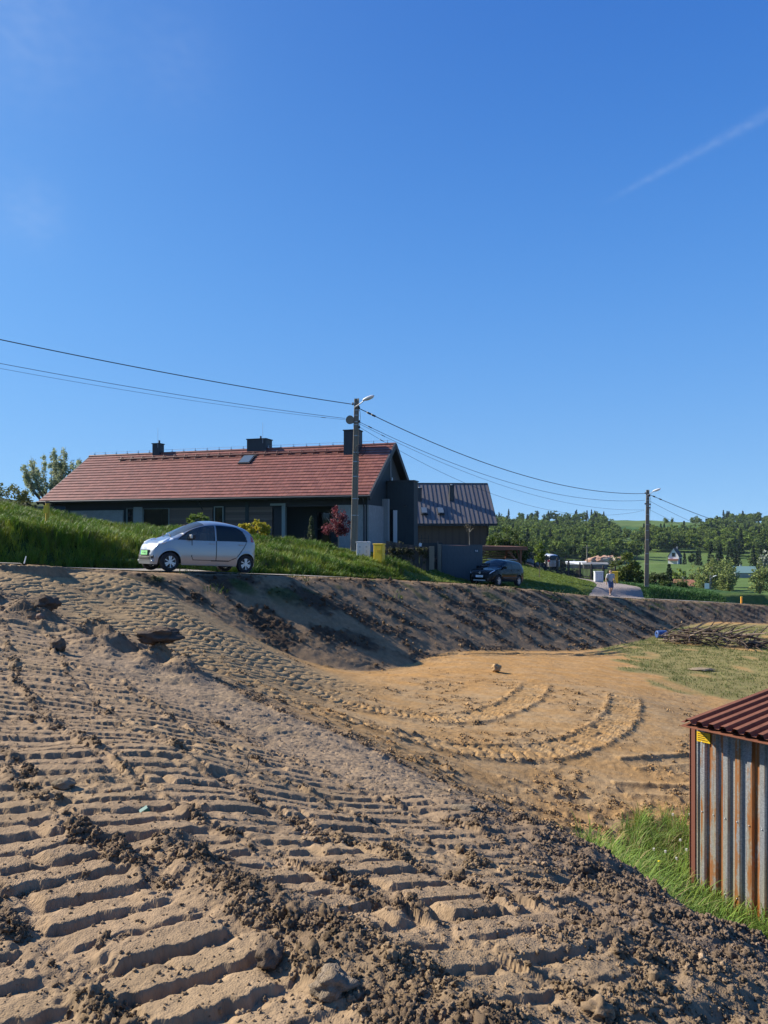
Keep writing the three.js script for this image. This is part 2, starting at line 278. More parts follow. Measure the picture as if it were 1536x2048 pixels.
      const lane = Math.round((rt - 1.1) / 0.55), u = rt - 1.1 - lane * 0.55, rut = Math.max(1 - sstep(0.24, 0.34, Math.abs(rt - 1.1)), 1 - sstep(0.24, 0.34, Math.abs(rt + 1.1))) * (1 - sstep(24.5, 26.5, rs));
      const on = Math.max(rut, many * (1 - sstep(2.4, 3.4, Math.abs(rt + 0.2))) * (1 - sstep(0.2, 0.29, Math.abs(u))) * sstep(-0.55, -0.1, n2(x * 0.5 + 3, d * 0.8)));
      const ramp = (1 - sstep(2.6, 4.0, Math.abs(rt + 0.3))) * (1 - sstep(13, 19, rs)), p = 0.25 + 0.75 * bars(rs, u, 0.19, 0.3 * Math.sign(u || 1), lane + 40);
      const rim = Math.max(...[1.1, -1.1].map((o) => Math.exp(-((Math.abs(rt - o) - 0.36) ** 2) / 0.006))) * (1 - sstep(24, 26, rs)) * sstep(9, 12, rs);
      e += on * (p * 0.05 - 0.03) + rim * (0.032 + 0.014 * n2(x * 2.1, d * 2.1)) + 0.007 * fbm(x * 5, d * 5, 4) + wob * 0.02;
      const rough = sstep(0.3, -0.25, wob + 0.5 * n2(x * 0.33 + 20, d * 0.33)) * (1 - sstep(19, 22, d)) * (1 - on) + 1.1 * (1 - sstep(9.8, 13, d)) * sstep(1, 2, x) + 0.5 * sstep(0.1, 0.5, n2(x * 0.7 + 60, d * 0.7)) * (1 - sstep(17, 20, d)) * (1 - on);
      crumb = clamp(Math.max(rim * 0.8, rough * (0.4 + n), (1 - sstep(0.15, 1.0, k)) * 0.8));
      if (crumb > 0.02) { const a = cell(x * 5, d * 5)[0], b = cell(x * 11 + 3, d * 11)[0]; e += crumb * (1 - 0.6 * sstep(12.5, 15, d)) * (0.06 * (0.62 - a) + 0.025 * (0.6 - b) + 0.03 * n2(x * 1.6, d * 1.6)); }
      for (const r of RUTS) { const q = r.near(x, d), g = Math.exp(-((Math.abs(q.t) - 0.2) ** 2) / 0.008) * (q.s > 0.01 && q.s < r.length - 0.01 ? 1 : 0) * sstep(-0.2, 0.3, n2(q.s * 0.4 + r.length, 2) + 0.35); e += g * 0.035 - 0.03 * (1 - sstep(0.14, 0.2, Math.abs(q.t))) * (q.s > 0.01 && q.s < r.length - 0.01 ? 1 : 0); }
      const flat = sstep(18.5, 21, d + 0.3 * (6 - x) + wob * 2);
      c = mixc(C.ochre, C.pale, clamp(0.4 + 1.3 * fbm(x * 0.5, d * 1.1, 4) + 0.4 * n2(x * 2.5, d * 5))); c = mixc(c, C.ochre, flat * 0.4); c = mixc(c, C.crumb, 0.25 * sstep(0.25, 0.6, fbm(x * 1.1 + 5, d * 2.3, 4)));
      c = mixc(c, C.ramp, Math.max(ramp * 0.85, (1 - flat) * 0.35)); c = mixc(c, C.crumb, crumb * 0.42 * (1 - sstep(20, 30, d)));
      c = mixc(c, C.heap, 0.75 * (1 - sstep(0.1, 1.4, k)));
      const turf = sstep(-0.1, 0.25, Math.min((x - 7.6 - 0.12 * (d - 20)) * 0.5, (d - 20.5) * 0.5) + 0.45 * n2(x * 0.45, d * 0.45) + 0.15 * n) * sstep(52, 46, d) * (1 - sstep(0.42, 0.7, n2(x * 0.35 + 9, d * 0.2)) * 0.7);
      c = mixc(c, C.thin, turf * 0.85);
      const weed = sstep(2.9, 3.4, x - 0.5 * (d - 9.8) + 0.5 * n) * sstep(11.6, 10.4, d) * sstep(0.2, 0.6, k); c = mixc(c, C.grass, weed * 0.8); crumb *= 1 - weed; if (turf > 0.4) crumb = 0;
    }
    const g = 1 + 0.16 * fbm(x * 1.3 + 50, d * 1.3, 4) + 0.10 * n2(x * 9, d * 9); c = [c[0] * g, c[1] * g, c[2] * g];
  } else if (d < 108) {
    const n = fbm(x * 0.7, d * 0.7, 4);
    e += n * 0.10 * sstep(-4.5, -6, t) * (d > 45 ? sstep(2.2, 3.4, Math.abs(PATH.near(x, d).t)) : 1);
    const lawn = sstep(-1, 3, x - 0.5 + (d - 38) * 0.05) * sstep(-4, -5, t), fieldm = sstep(16, 21, x) * sstep(-5, -9, t) * sstep(52, 60, d);
    c = mixc(C.grass, C.lawn, lawn); c = mixc(c, C.field, fieldm);
    const g = 1 + 0.35 * n; c = [c[0] * g, c[1] * g, c[2] * g];
    if (t > -0.6) c = mixc(c, C.bankTan, 0.8);
  } else {
    const k = x / d, f1 = sstep(560, 590, d) * (1 - sstep(0.41, 0.44, k)), n = fbm(x / 60, d / 60, 3);
    c = mixc(C.meadow, C.field, f1 * sstep(0.1, 0.2, Math.sin(d / 38))); c = mixc(c, [0.12, 0.16, 0.05], sstep(0, 0.5, n) * 0.6);
    const g = 1 + 0.3 * fbm(x / 14, d / 14, 3); c = [c[0] * g, c[1] * g, c[2] * g];
  }
  out.y = EYE + e; out.c = c; out.crumb = crumb; return out;
}
const H = (x, d) => EYE + ground(x, d);
const HR = (x, d) => relief(x, d).y;
function sheet(rows, cols, widthOf, keep) {            // graded sheet: rows of depth, columns of sideways fractions
  const nr = rows.length, nc = cols.length, P = new Float32Array(nr * nc * 3), K = new Float32Array(nr * nc * 3), T = new Float32Array(nr * nc * 2), idx = [];
  for (let j = 0; j < nr; j++) for (let i = 0; i < nc; i++) {
    const d = rows[j], x = cols[i] * widthOf(d), r = relief(x, d), o = j * nc + i;
    P[o * 3] = x; P[o * 3 + 1] = r.y; P[o * 3 + 2] = -d; K.set(r.c, o * 3); T[o * 2] = x / 1.7; T[o * 2 + 1] = d / 1.7;
  }
  for (let j = 0; j < nr - 1; j++) for (let i = 0; i < nc - 1; i++) { const a = j * nc + i, b = a + 1, c = a + nc, e = c + 1; idx.push(a, b, e, a, e, c); }
  const g = new THREE.BufferGeometry();
  g.setAttribute('position', new THREE.BufferAttribute(P, 3)); g.setAttribute('color', new THREE.BufferAttribute(K, 3)); g.setAttribute('uv', new THREE.BufferAttribute(T, 2)); g.setIndex(idx); g.computeVertexNormals(); return g;
}
const soilMat = new THREE.MeshPhysicalMaterial({ vertexColors: true, roughness: 1, specularIntensity: 0.25, map: grainTex, bumpMap: bumpTex, bumpScale: 0.009 });
{
  const rows = []; for (let d = -45; d < 0.9; d += d < -6 ? 3 : 0.3) rows.push(d);
  for (let d = 0.95; d < 46; d *= d < 2 ? 1.02 : d > 11.5 && d < 21 ? 1.0028 : 1.0043) rows.push(d);
  for (let d = rows[rows.length - 1] * 1.008; d < 112; d *= 1.008) rows.push(d);
  const cols = []; for (let i = 0; i <= 640; i++) cols.push(-0.50 + i / 640); for (let k = 0.54, f = 0.04; k < 9; k += f, f *= 1.22) { cols.push(k); cols.unshift(-k); }
  struct('ground', sheet(rows, cols, (d) => Math.max(d, 0.95) + 2.2), soilMat, 'bare graded soil with crawler prints, cut bank and grass verge');
  const far = [111, 112]; for (let d = 114; d < 4000; d *= d < 1000 ? 1.014 : 1.05) far.push(d);
  const fc = []; for (let i = 0; i <= 160; i++) fc.push(-0.5 + i * 1.3 / 160); fc.unshift(-3, -2, -1.4, -1, -0.7); fc.push(0.95, 1.2, 1.6, 2.2, 3);
  struct('hillside', sheet(far, fc, (d) => d), new THREE.MeshPhysicalMaterial({ vertexColors: true, roughness: 1, specularIntensity: 0.2 }), 'meadows and fields rising beyond the valley');
}
function strip(edge, t0, t1, s0, s1, lift, step = 0.5, cross = 3) {   // ribbon along a path, laid a little above the land
  const P = [], T = [], idx = [], n = Math.ceil((s1 - s0) / step);
  for (let j = 0; j <= n; j++) {
    const s = lerp(s0, s1, j / n); let i = 0; while (i < edge.S.length - 2 && edge.S[i + 1] < s) i++;
    const A = edge.P[i], B = edge.P[i + 1], f = (s - edge.S[i]) / (edge.S[i + 1] - edge.S[i]), ux = B[0] - A[0], ud = B[1] - A[1], L = Math.hypot(ux, ud);
    for (let k = 0; k <= cross; k++) { const t = lerp(t0, t1, k / cross) + 0.06 * n2(s * 0.8, k * 3), x = lerp(A[0], B[0], f) + ud / L * t, d = lerp(A[1], B[1], f) - ux / L * t; P.push(x, H(x, d) + lift, -d); T.push(t / 1.7, s / 1.7); }
  }
  for (let j = 0; j < n; j++) for (let k = 0; k < cross; k++) { const a = j * (cross + 1) + k; idx.push(a, a + 1, a + cross + 2, a, a + cross + 2, a + cross + 1); }
  const g = new THREE.BufferGeometry(); g.setAttribute('position', new THREE.BufferAttribute(new Float32Array(P), 3)); g.setAttribute('uv', new THREE.BufferAttribute(new Float32Array(T), 2)); g.setIndex(idx); g.computeVertexNormals(); return g;
}
struct('road', strip(CREST, -0.35, -4.3, 6, CREST.length - 30, 0.035, 0.5, 8), std([0.27, 0.235, 0.195], 0.95, { map: grainTex, bumpMap: bumpTex, bumpScale: 0.01 }), 'worn pale lane along the top of the cut bank');
struct('gravel_path', strip(PATH, -1.9, 2.0, 0, PATH.length, 0.035, 0.5, 8), std([0.34, 0.275, 0.235], 1, { map: grainTex, bumpMap: bumpTex, bumpScale: 0.03 }), 'pinkish gravel drive leading back past the cabinets');
// ---------------------------------------------------------------- shared materials
const M = {
  tileA: std([0.205, 0.068, 0.046], 0.55), tileB: std([0.175, 0.058, 0.040], 0.55), tileC: std([0.235, 0.082, 0.054], 0.55), tiles: new THREE.MeshPhysicalMaterial({ vertexColors: true, roughness: 0.55 }),
  anthracite: std([0.022, 0.026, 0.031], 0.6), dark: std([0.02, 0.022, 0.025], 0.7), render: std([0.30, 0.31, 0.30], 0.9, { map: grainTex }), slate: std([0.030, 0.044, 0.048], 0.8, { map: grainTex }),
  plank: std([0.13, 0.095, 0.078], 0.85), plankB: std([0.10, 0.073, 0.06], 0.85), plankC: std([0.16, 0.118, 0.095], 0.85), frame: std([0.20, 0.24, 0.24], 0.6), whiteFrame: std([0.6, 0.6, 0.6], 0.6),
  glass: std([0.012, 0.015, 0.018], 0.06, { metalness: 0, ior: 1.5 }), skylight: std([0.10, 0.13, 0.16], 0.12), zinc: std([0.42, 0.44, 0.46], 0.45, { metalness: 0.6 }), steel: std([0.5, 0.5, 0.5], 0.4, { metalness: 0.7 }),
  seam: std([0.125, 0.108, 0.105], 0.6), seamB: std([0.14, 0.122, 0.118], 0.6), cladding: std([0.12, 0.075, 0.05], 0.85), cladB: std([0.10, 0.062, 0.043], 0.85), navy: std([0.030, 0.036, 0.055], 0.7),
  concrete: std([0.215, 0.185, 0.14], 0.9, { map: grainTex, bumpMap: bumpTex, bumpScale: 0.008 }), cable: std([0.012, 0.012, 0.013], 0.6), lampGrey: std([0.62, 0.63, 0.64], 0.45), lampGlass: std([0.5, 0.48, 0.42], 0.3),
  cabinet: std([0.55, 0.57, 0.58], 0.55), cabinetDark: std([0.36, 0.38, 0.39], 0.6), yellow: std([0.72, 0.47, 0.02], 0.5), yellowDark: std([0.55, 0.33, 0.015], 0.55), wallGrey: std([0.085, 0.105, 0.118], 0.8, { map: grainTex }),
  timber: std([0.25, 0.10, 0.052], 0.8), timberB: std([0.20, 0.085, 0.045], 0.8), slat: std([0.30, 0.21, 0.14], 0.85), fence: std([0.045, 0.042, 0.038], 0.8), bark: std([0.13, 0.105, 0.08], 0.95), barkPale: std([0.28, 0.25, 0.2], 0.95),
  white: std([0.75, 0.75, 0.74], 0.5), red: std([0.55, 0.02, 0.03], 0.6), black: std([0.012, 0.012, 0.012], 0.5), leaf: new THREE.MeshPhysicalMaterial({ vertexColors: true, roughness: 0.75, specularIntensity: 0.3, transmission: 0.5, thickness: 0, side: THREE.DoubleSide }),
  leafFar: new THREE.MeshPhysicalMaterial({ vertexColors: true, roughness: 1, specularIntensity: 0.1, transmission: 0.25, thickness: 0, side: THREE.DoubleSide }),
};
function printed(w, h, draw) { const c = document.createElement('canvas'); c.width = w; c.height = h; draw(c.getContext('2d'), w, h); const t = new THREE.CanvasTexture(c); t.colorSpace = THREE.SRGBColorSpace; t.magFilter = THREE.LinearFilter; return new THREE.MeshPhysicalMaterial({ map: t, roughness: 0.5 }); }

// ---------------------------------------------------------------- long house with red tiled roof
{
  const L = 25.6, EAVE = 3.45, RIDGE = 7.25, HALF = 5.5, base = V(-0.87, EYE - 0.8, -46), turn = -0.312;
  const h = thing('tiled_house', 'long low house with red tiled gable roof and dark walls behind the utility pole', 'house', base, turn);
  const wallZ = -0.75, r = rng(5);
  // body: rear block and gable walls, leaving the front for its own pieces
  const gable = (x) => { const s = new THREE.Shape([[-0.8, -1.5], [-0.8, EAVE - 0.1], [-HALF, RIDGE - 0.25], [-2 * HALF + 0.8, EAVE - 0.1], [-2 * HALF + 0.8, -1.5]].map(([z, y]) => new THREE.Vector2(-z, y))); const g = new THREE.ExtrudeGeometry(s, { depth: 0.3, bevelEnabled: false }); g.rotateY(Math.PI / 2); return g.translate(x - 0.3, 0, 0); };
  part('gable_wall', gable(-0.45), M.slate, h); part('gable_wall', gable(-L + 0.75), M.slate, h);
  part('rear_wall', box(L - 1.4, EAVE + 1.4, 0.3, -L / 2, (EAVE - 1.6) / 2, -2 * HALF + 0.95), M.slate, h);
  part('wall', [box(16, EAVE + 1.4, 0.25, -L + 8.75, (EAVE - 1.7) / 2, wallZ - 0.35), box(6.7, EAVE + 1.4, 0.25, -5.6, (EAVE - 1.7) / 2, -4.2)], M.slate, h, 'dark blue grey front wall under the eaves');
  part('porch_ceiling', box(6.7, 0.15, 3.4, -5.6, EAVE - 0.35, -2.5), M.dark, h);
  part('porch_side_wall', [box(0.25, EAVE + 1, 3.4, -9.0, EAVE / 2 - 0.75, -2.5)], M.slate, h); part('porch_wall', box(6.4, 3.3, 0.06, -5.6, 1.4, -4.03), std([0.06, 0.082, 0.09], 0.8), h);
  part('fascia', box(L - 0.9, 0.55, 0.06, -L / 2, EAVE - 0.36, wallZ - 0.15), M.dark, h);
  // pale rendered panels
  part('rendered_panel', box(6.3, 3.6, 0.12, -22.0, 0.95, wallZ - 0.1), M.render, h, 'pale grey rendered panel at the far end');
  part('rendered_panel', box(1.85, 4.0, 0.14, -1.5, 0.88, wallZ - 0.02), M.render, h, 'pale grey rendered panel beside the downpipe');
  part('rendered_panel', box(0.12, 3.95, 3.1, -0.42, 0.9, -2.35), M.render, h, 'pale grey panel on the gable corner');
  part('corner_pier', box(0.4, 4.5, 0.4, -0.25, 1.15, -4.05), M.render, h);
  // windows and shutters along the front
  const window_ = (x0, x1, y0, y1, z, mat = M.frame) => { const w = x1 - x0, hh = y1 - y0, cx = (x0 + x1) / 2, cy = (y0 + y1) / 2, p = part('window', [box(w + 0.12, 0.06, 0.1, cx, y1 + 0.03, z), box(w + 0.12, 0.06, 0.1, cx, y0 - 0.03, z), box(0.06, hh, 0.1, x0 - 0.03, cy, z), box(0.06, hh, 0.1, x1 + 0.03, cy, z)], mat, h); part('pane', box(w, hh, 0.02, cx, cy, z - 0.02), M.glass, p); return p; };
  window_(-18.55, -18.05, 1.0, 2.85, wallZ - 0.17); window_(-17.2, -15.15, 0.8, 2.8, wallZ - 0.17); window_(-11.45, -10.85, 0.6, 2.85, wallZ - 0.1);
  part('window_pier', box(0.7, 2.2, 0.16, -17.6, 1.85, wallZ - 0.12), M.render, h);
  for (const [x0, x1] of [[-15.05, -11.65], [-10.65, -7.15]]) for (let i = 0; i < 14; i++) part('plank', box(x1 - x0, 0.165, 0.06, (x0 + x1) / 2, 0.45 + i * 0.178, wallZ - 0.12 + (r() - 0.5) * 0.02), [M.plank, M.plankB, M.plankC][Math.floor(r() * 3)], h);
  part('door', [box(0.6, 2.9, 0.08, -6.75, 1.3, wallZ - 0.15)], M.dark, h); part('porch_post', box(0.24, 3.4, 0.24, -6.28, 1.3, wallZ - 0.1), M.frame, h); part('porch_lintel', box(1.1, 0.14, 0.22, -6.7, 2.98, wallZ - 0.1), M.frame, h);
  window_(-5.2, -4.3, 0.3, 2.5, -3.94, M.anthracite);
  part('stair_rail', [bar(V(-5.0, 1.35, -1.2), V(-3.2, 1.35, -1.2), 0.035), bar(V(-3.2, 1.35, -1.2), V(-1.9, 0.85, -1.0), 0.035), bar(V(-5, -0.4, -1.2), V(-5, 1.35, -1.2), 0.03)], M.black, h);
  part('terrace', box(3.2, 0.5, 2.2, -4.9, -0.1, -0.9), M.concrete, h);
  // slate-coloured side block
  const bl = part('side_block', box(1.9, 6.3, 1.0, 0.6, 1.45, -5.1), M.slate, h, 'tall dark green grey block against the gable'); part('block_cap', box(2.02, 0.08, 1.12, 0.6, 4.64, -5.1), M.anthracite, bl);
  part('window', box(0.32, 2.5, 0.06, -0.1, 1.45, -4.57), M.glass, h); part('shutter', box(0.26, 2.3, 0.08, 0.25, 1.5, -4.55), M.whiteFrame, h, 'white shutter beside the narrow window'); part('wall_lamp', box(0.14, 0.1, 0.1, 0.95, 2.95, -4.55), M.black, h);
  part('flue_pipe', [bar(V(-0.28, 4.6, -5.45), V(-0.28, 4.95, -5.45), 0.07, 0.07, 8)], M.steel, h); part('lightning_rod', bar(V(-0.36, 4.2, -5.5), V(-0.36, 6.8, -5.5), 0.018), M.zinc, h);
  // roof
  const pitch = Math.atan2(RIDGE - EAVE, HALF), slope = Math.hypot(RIDGE - EAVE, HALF), up = V(0, Math.sin(pitch), -Math.cos(pitch)), nz = V(0, Math.cos(pitch), Math.sin(pitch));
  const deck = part('roof', [box(L, 0.12, slope + 0.1, -L / 2, (EAVE + RIDGE) / 2 - 0.12, -HALF / 2, 0, pitch), box(L, 0.16, slope + 0.2, -L / 2, (EAVE + RIDGE) / 2 - 0.06, -HALF * 1.5, 0, -pitch)], M.anthracite, h);
  const W = 0.335, CRS = 17, stepS = slope / CRS, tile = new THREE.BoxGeometry(W - 0.010, 0.045, stepS + 0.07), cols = Math.floor(L / W), rest = [];
  const mats = [M.tileA, M.tileB, M.tileC], place = (i, j) => { const s = (j + 0.5) * stepS, p = up.clone().multiplyScalar(s).add(V(-(i + 0.5) * W, EAVE, 0)).addScaledVector(nz, 0.03 + (r() - 0.5) * 0.004); return new THREE.Matrix4().compose(p, new THREE.Quaternion().setFromEuler(new THREE.Euler(pitch - 0.115 + (r() - 0.5) * 0.012, (r() - 0.5) * 0.006, 0)), V(1, 1, 1)); };
  let single = 0; const sky = (i, j) => i > 30 && i < 34 && j > 12 && j < 16;
  for (let i = 0; i < cols; i++) for (let j = 0; j < CRS; j++) {
    if (sky(i, j)) continue; const m = place(i, j);
    if (single < 300) { const t = part('roof_tile', tile, mats[Math.floor(r() * 3)], deck); t.applyMatrix4(m); single++; }
    else { const k = 0.82 + 0.36 * r(); rest.push(tint(tile.clone().applyMatrix4(m), 0.205 * k, 0.068 * k, 0.046 * k)); }
  }
  const restPart = part('roof_tiling', rest, M.tiles, deck); restPart.userData.kind = 'stuff';
  part('verge_board', [beam(V(-0.02, EAVE - 0.2, 0.1), V(-0.02, RIDGE - 0.05, -HALF), 0.12, 0.34), beam(V(-0.02, RIDGE - 0.05, -HALF), V(-0.02, EAVE - 0.2, -2 * HALF), 0.12, 0.34)], M.anthracite, h); part('verge_board', beam(V(-L, EAVE - 0.2, 0.05), V(-L, RIDGE - 0.1, -HALF), 0.08, 0.2), M.anthracite, h);
  part('gutter', bar(V(-L, EAVE - 0.08, 0.1), V(0.02, EAVE - 0.08, 0.1), 0.075, 0.075, 10), M.anthracite, h); part('downpipe', [bar(V(-0.5, EAVE - 0.1, 0.05), V(-0.62, EAVE - 0.7, wallZ + 0.12), 0.05), bar(V(-0.62, EAVE - 0.7, wallZ + 0.12), V(-0.62, -0.9, wallZ + 0.12), 0.05)], M.anthracite, h);
  part('downpipe', [bar(V(-12.3, EAVE - 0.1, 0.05), V(-12.3, EAVE - 0.75, wallZ + 0.1), 0.045)], M.anthracite, h);
  const ridge = part('ridge', bar(V(-L, RIDGE + 0.02, -HALF), V(0, RIDGE + 0.02, -HALF), 0.12, 0.12, 10), M.tileB, h);
  for (let x = -0.6; x > -L; x -= 1.02) part('ridge_hook', [box(0.03, 0.24, 0.03, x, RIDGE + 0.2, -HALF), box(0.05, 0.05, 0.16, x, RIDGE + 0.15, -HALF)], M.zinc, ridge);
  part('lightning_wire', bar(V(-L, RIDGE + 0.3, -HALF), V(-0.4, RIDGE + 0.3, -HALF), 0.01, 0.01, 4), M.zinc, ridge);
  const onRoof = (x, s, o = 0) => up.clone().multiplyScalar(s).add(V(x, EAVE, 0)).addScaledVector(nz, o);
  const guard = part('snow_guard', [bar(onRoof(-22.2, slope - 0.95, 0.17), onRoof(-2.7, slope - 0.95, 0.17), 0.045), bar(onRoof(-22.2, slope - 0.75, 0.12), onRoof(-2.7, slope - 0.75, 0.12), 0.05)], M.tileB, h);
  for (let x = -22; x < -2.6; x += 0.95) part('bracket', [beam(onRoof(x, slope - 1.15, 0.02), onRoof(x, slope - 0.7, 0.24), 0.05, 0.1), beam(onRoof(x + 0.12, slope - 1.1, 0.02), onRoof(x + 0.12, slope - 0.8, 0.2), 0.04, 0.06)], M.tileB, guard);
  const sl = part('skylight', box(0.95, 0.1, 1.15, 0, 0, 0, 0, pitch).translate(...onRoof(-10.8, slope - 1.62, 0.1).toArray()), M.anthracite, h); part('pane', box(0.8, 0.03, 1.0, 0, 0, 0, 0, pitch).translate(...onRoof(-10.8, slope - 1.62, 0.16).toArray()), M.skylight, sl);
  for (const [x, w, dep, top, z] of [[-19.2, 0.62, 0.62, 0.75, -HALF], [-10.6, 1.55, 1.0, 0.75, -HALF - 0.2], [-2.9, 1.05, 0.9, 0.95, -HALF + 0.7]]) {
    const c = part('chimney', box(w, top + 1.3, dep, x, RIDGE + top / 2 - 0.65, z), M.anthracite, h); part('chimney_cap', box(w + 0.1, 0.06, dep + 0.1, x, RIDGE + top + 0.03, z), M.dark, c);
    part('flue', bar(V(x + 0.1, RIDGE + top, z), V(x + 0.1, RIDGE + top + 0.3, z), 0.07, 0.07, 8), M.dark, c); part('lightning_rod', bar(V(x + w * 0.35, RIDGE + top - 0.3, z + dep * 0.5 + 0.04), V(x + w * 0.35, RIDGE + top + 1.2, z + dep * 0.5 + 0.04), 0.014, 0.008), M.zinc, c);
  }
  part('wall_lantern', [box(0.16, 0.3, 0.16, -L + 0.55, 2.7, wallZ + 0.05)], M.frame, h);
}
// ---------------------------------------------------------------- metal roofed house
{
  const EV = 1.67, base = V(13.46, EYE - 3.3, -88), h = thing('metal_roof_house', 'brown boarded house with dark standing seam metal roof and two skylights', 'house', base, 0.05), e = 4.97, L = 13.5, run = 6, rise = 5.15;
  part('wall', box(L - 1.2, 6.2, 2 * run - 1.6, -L / 2 - 0.35, 1.85, -run), M.cladding, h);
  part('gable_wall', (() => { const s = new THREE.Shape([[1, e - 0.05], [run, e + rise - 0.25], [2 * run - 1, e - 0.05]].map((p) => new THREE.Vector2(...p))); const g = new THREE.ExtrudeGeometry(s, { depth: 0.3, bevelEnabled: false }); g.rotateY(Math.PI / 2); return g.translate(-1.3, 0, 0); })(), M.cladding, h);
  for (let i = 0; i < 34; i++) part('board', box(0.26, 6.0, 0.04, -1.1 - i * 0.275, 1.75, -0.77 + (i % 2) * 0.015), i % 3 ? M.cladding : M.cladB, h);
  const pitch = Math.atan2(rise, run), sl = Math.hypot(rise, run), W = 0.52;
  const onR = (x, s, o = 0) => V(x, e + s * Math.sin(pitch) + o * Math.cos(pitch), -s * Math.cos(pitch) + o * Math.sin(pitch));
  const roof = part('roof', [box(L, 0.14, sl, -L / 2, e + rise / 2 - 0.12, -run / 2 - 0.05, 0, pitch), box(L, 0.16, sl, -L / 2, e + rise / 2 - 0.05, -run * 1.5, 0, -pitch)], M.anthracite, h);
  const pan = box(W - 0.01, 0.02, sl + 0.04, 0, 0, 0, 0, pitch), rib = box(0.03, 0.06, sl + 0.05, 0, 0, 0, 0, pitch);
  for (let i = 0; i < 25; i++) { const p = part('roof_panel', pan, i % 2 ? M.seam : M.seamB, roof); p.position.copy(onR(-0.27 - i * W, sl / 2, 0.0)); const q = part('seam', rib, M.anthracite, roof); q.position.copy(onR(-0.01 - i * W, sl / 2, 0.03)); }
  part('ridge_cap', bar(V(-L, e + rise + 0.02, -run), V(0, e + rise + 0.02, -run), 0.1, 0.1, 6), M.anthracite, h); part('eaves_board', box(L, 0.28, 0.3, -L / 2, e - 0.16, -0.05), M.dark, h); part('verge_board', beam(V(0.02, e - 0.15, 0), V(0.02, e + rise - 0.1, -run), 0.06, 0.26), M.anthracite, h);
  for (const x of [-6.55, -8.55]) { const p = box(0.82, 0.14, 1.5, 0, 0, 0, 0, pitch - 0.12), w = part('skylight', p, M.anthracite, h); w.position.copy(onR(x, 2.2, 0.12)); const g = part('pane', box(0.66, 0.03, 1.2, 0, 0.085, 0.03, 0, pitch - 0.12), M.skylight, w); g.position.set(0, 0.03, 0.05); }
  for (const [x, s, hh] of [[-4.95, 4.6, 1.55], [-8.95, 4.6, 1.2]]) { const b = onR(x, s), c = part('chimney', box(0.56, hh + 0.9, 0.56, b.x, b.y + hh / 2 - 0.3, b.z), M.anthracite, h); part('chimney_cap', box(0.66, 0.08, 0.66, b.x, b.y + hh + 0.19, b.z), M.dark, c); part('flue', bar(V(b.x, b.y + hh + 0.2, b.z), V(b.x, b.y + hh + 0.36, b.z), 0.12, 0.12, 8), M.zinc, c); }
  part('lower_annex', box(5.6, 2.6, 1.6, -7.0, 1.0, 0.4), M.navy, h, 'dark navy annex wall under the eaves');
  const st = part('balcony', box(2.6, 0.1, 1.4, -9.6, 1.5, 1.0), M.fence, h); for (let i = 0; i < 6; i++) part('rail', box(2.6, 0.035, 0.035, -9.6, 1.7 + i * 0.3, 1.7), M.black, st); for (let i = 0; i < 4; i++) part('baluster', box(0.05, 2.6, 0.05, -10.8 + i * 0.8, 2.3, 1.7), M.black, st); for (let i = 0; i < 9; i++) part('stair_plank', box(1.9, 0.12, 0.05, -9.8, -1.4 + i * 0.3, 1.72), M.plankB, st);
  part('downpipe', bar(V(-0.95, e - 0.2, -0.65), V(-0.95, -1, -0.65), 0.07), M.dark, h);
}
// ---------------------------------------------------------------- carport, numbered wall, fences, cabinets
{
  const b = at(1041, 1168, 53), t = thing('carport', 'open timber carport with flat brown roof and slatted back wall', 'carport', V(b.x, H(b.x, 53) - 0.1, b.z), 0.12);
  const Hh = 2.55; part('roof', box(6.0, 0.1, 4.4, -2.6, Hh + 0.12, -1.9, 0, 0.0, -0.012), M.timberB, t); part('fascia', box(6.0, 0.22, 0.05, -2.6, Hh + 0.02, 0.32, 0, 0, -0.012), M.timber, t); part('fascia', box(0.05, 0.22, 4.4, 0.42, Hh - 0.02, -1.9), M.timber, t);
  for (const [x, z] of [[0, 0], [0, -3.6], [-5, 0], [-5, -3.6]]) part('post', box(0.15, Hh + 0.4, 0.15, x, Hh / 2 - 0.2, z), M.timber, t);
  part('brace', beam(V(-0.05, 1.45, 0), V(-1.05, Hh - 0.05, 0), 0.1, 0.12), M.timber, t); part('brace', beam(V(0, 1.6, -0.1), V(0, Hh - 0.1, -1), 0.1, 0.1), M.timber, t);
  for (let i = 0; i < 7; i++) part('rafter', box(0.07, 0.14, 4.2, -0.2 - i * 0.85, Hh - 0.02, -1.9), M.timberB, t);
  for (let i = 0; i < 12; i++) { part('slat', box(5.0, 0.12, 0.03, -2.5, 0.15 + i * 0.2, -3.62), M.slat, t); part('slat', box(0.03, 0.12, 1.3, 0.1, 0.15 + i * 0.2, -2.9), M.slat, t); }
}
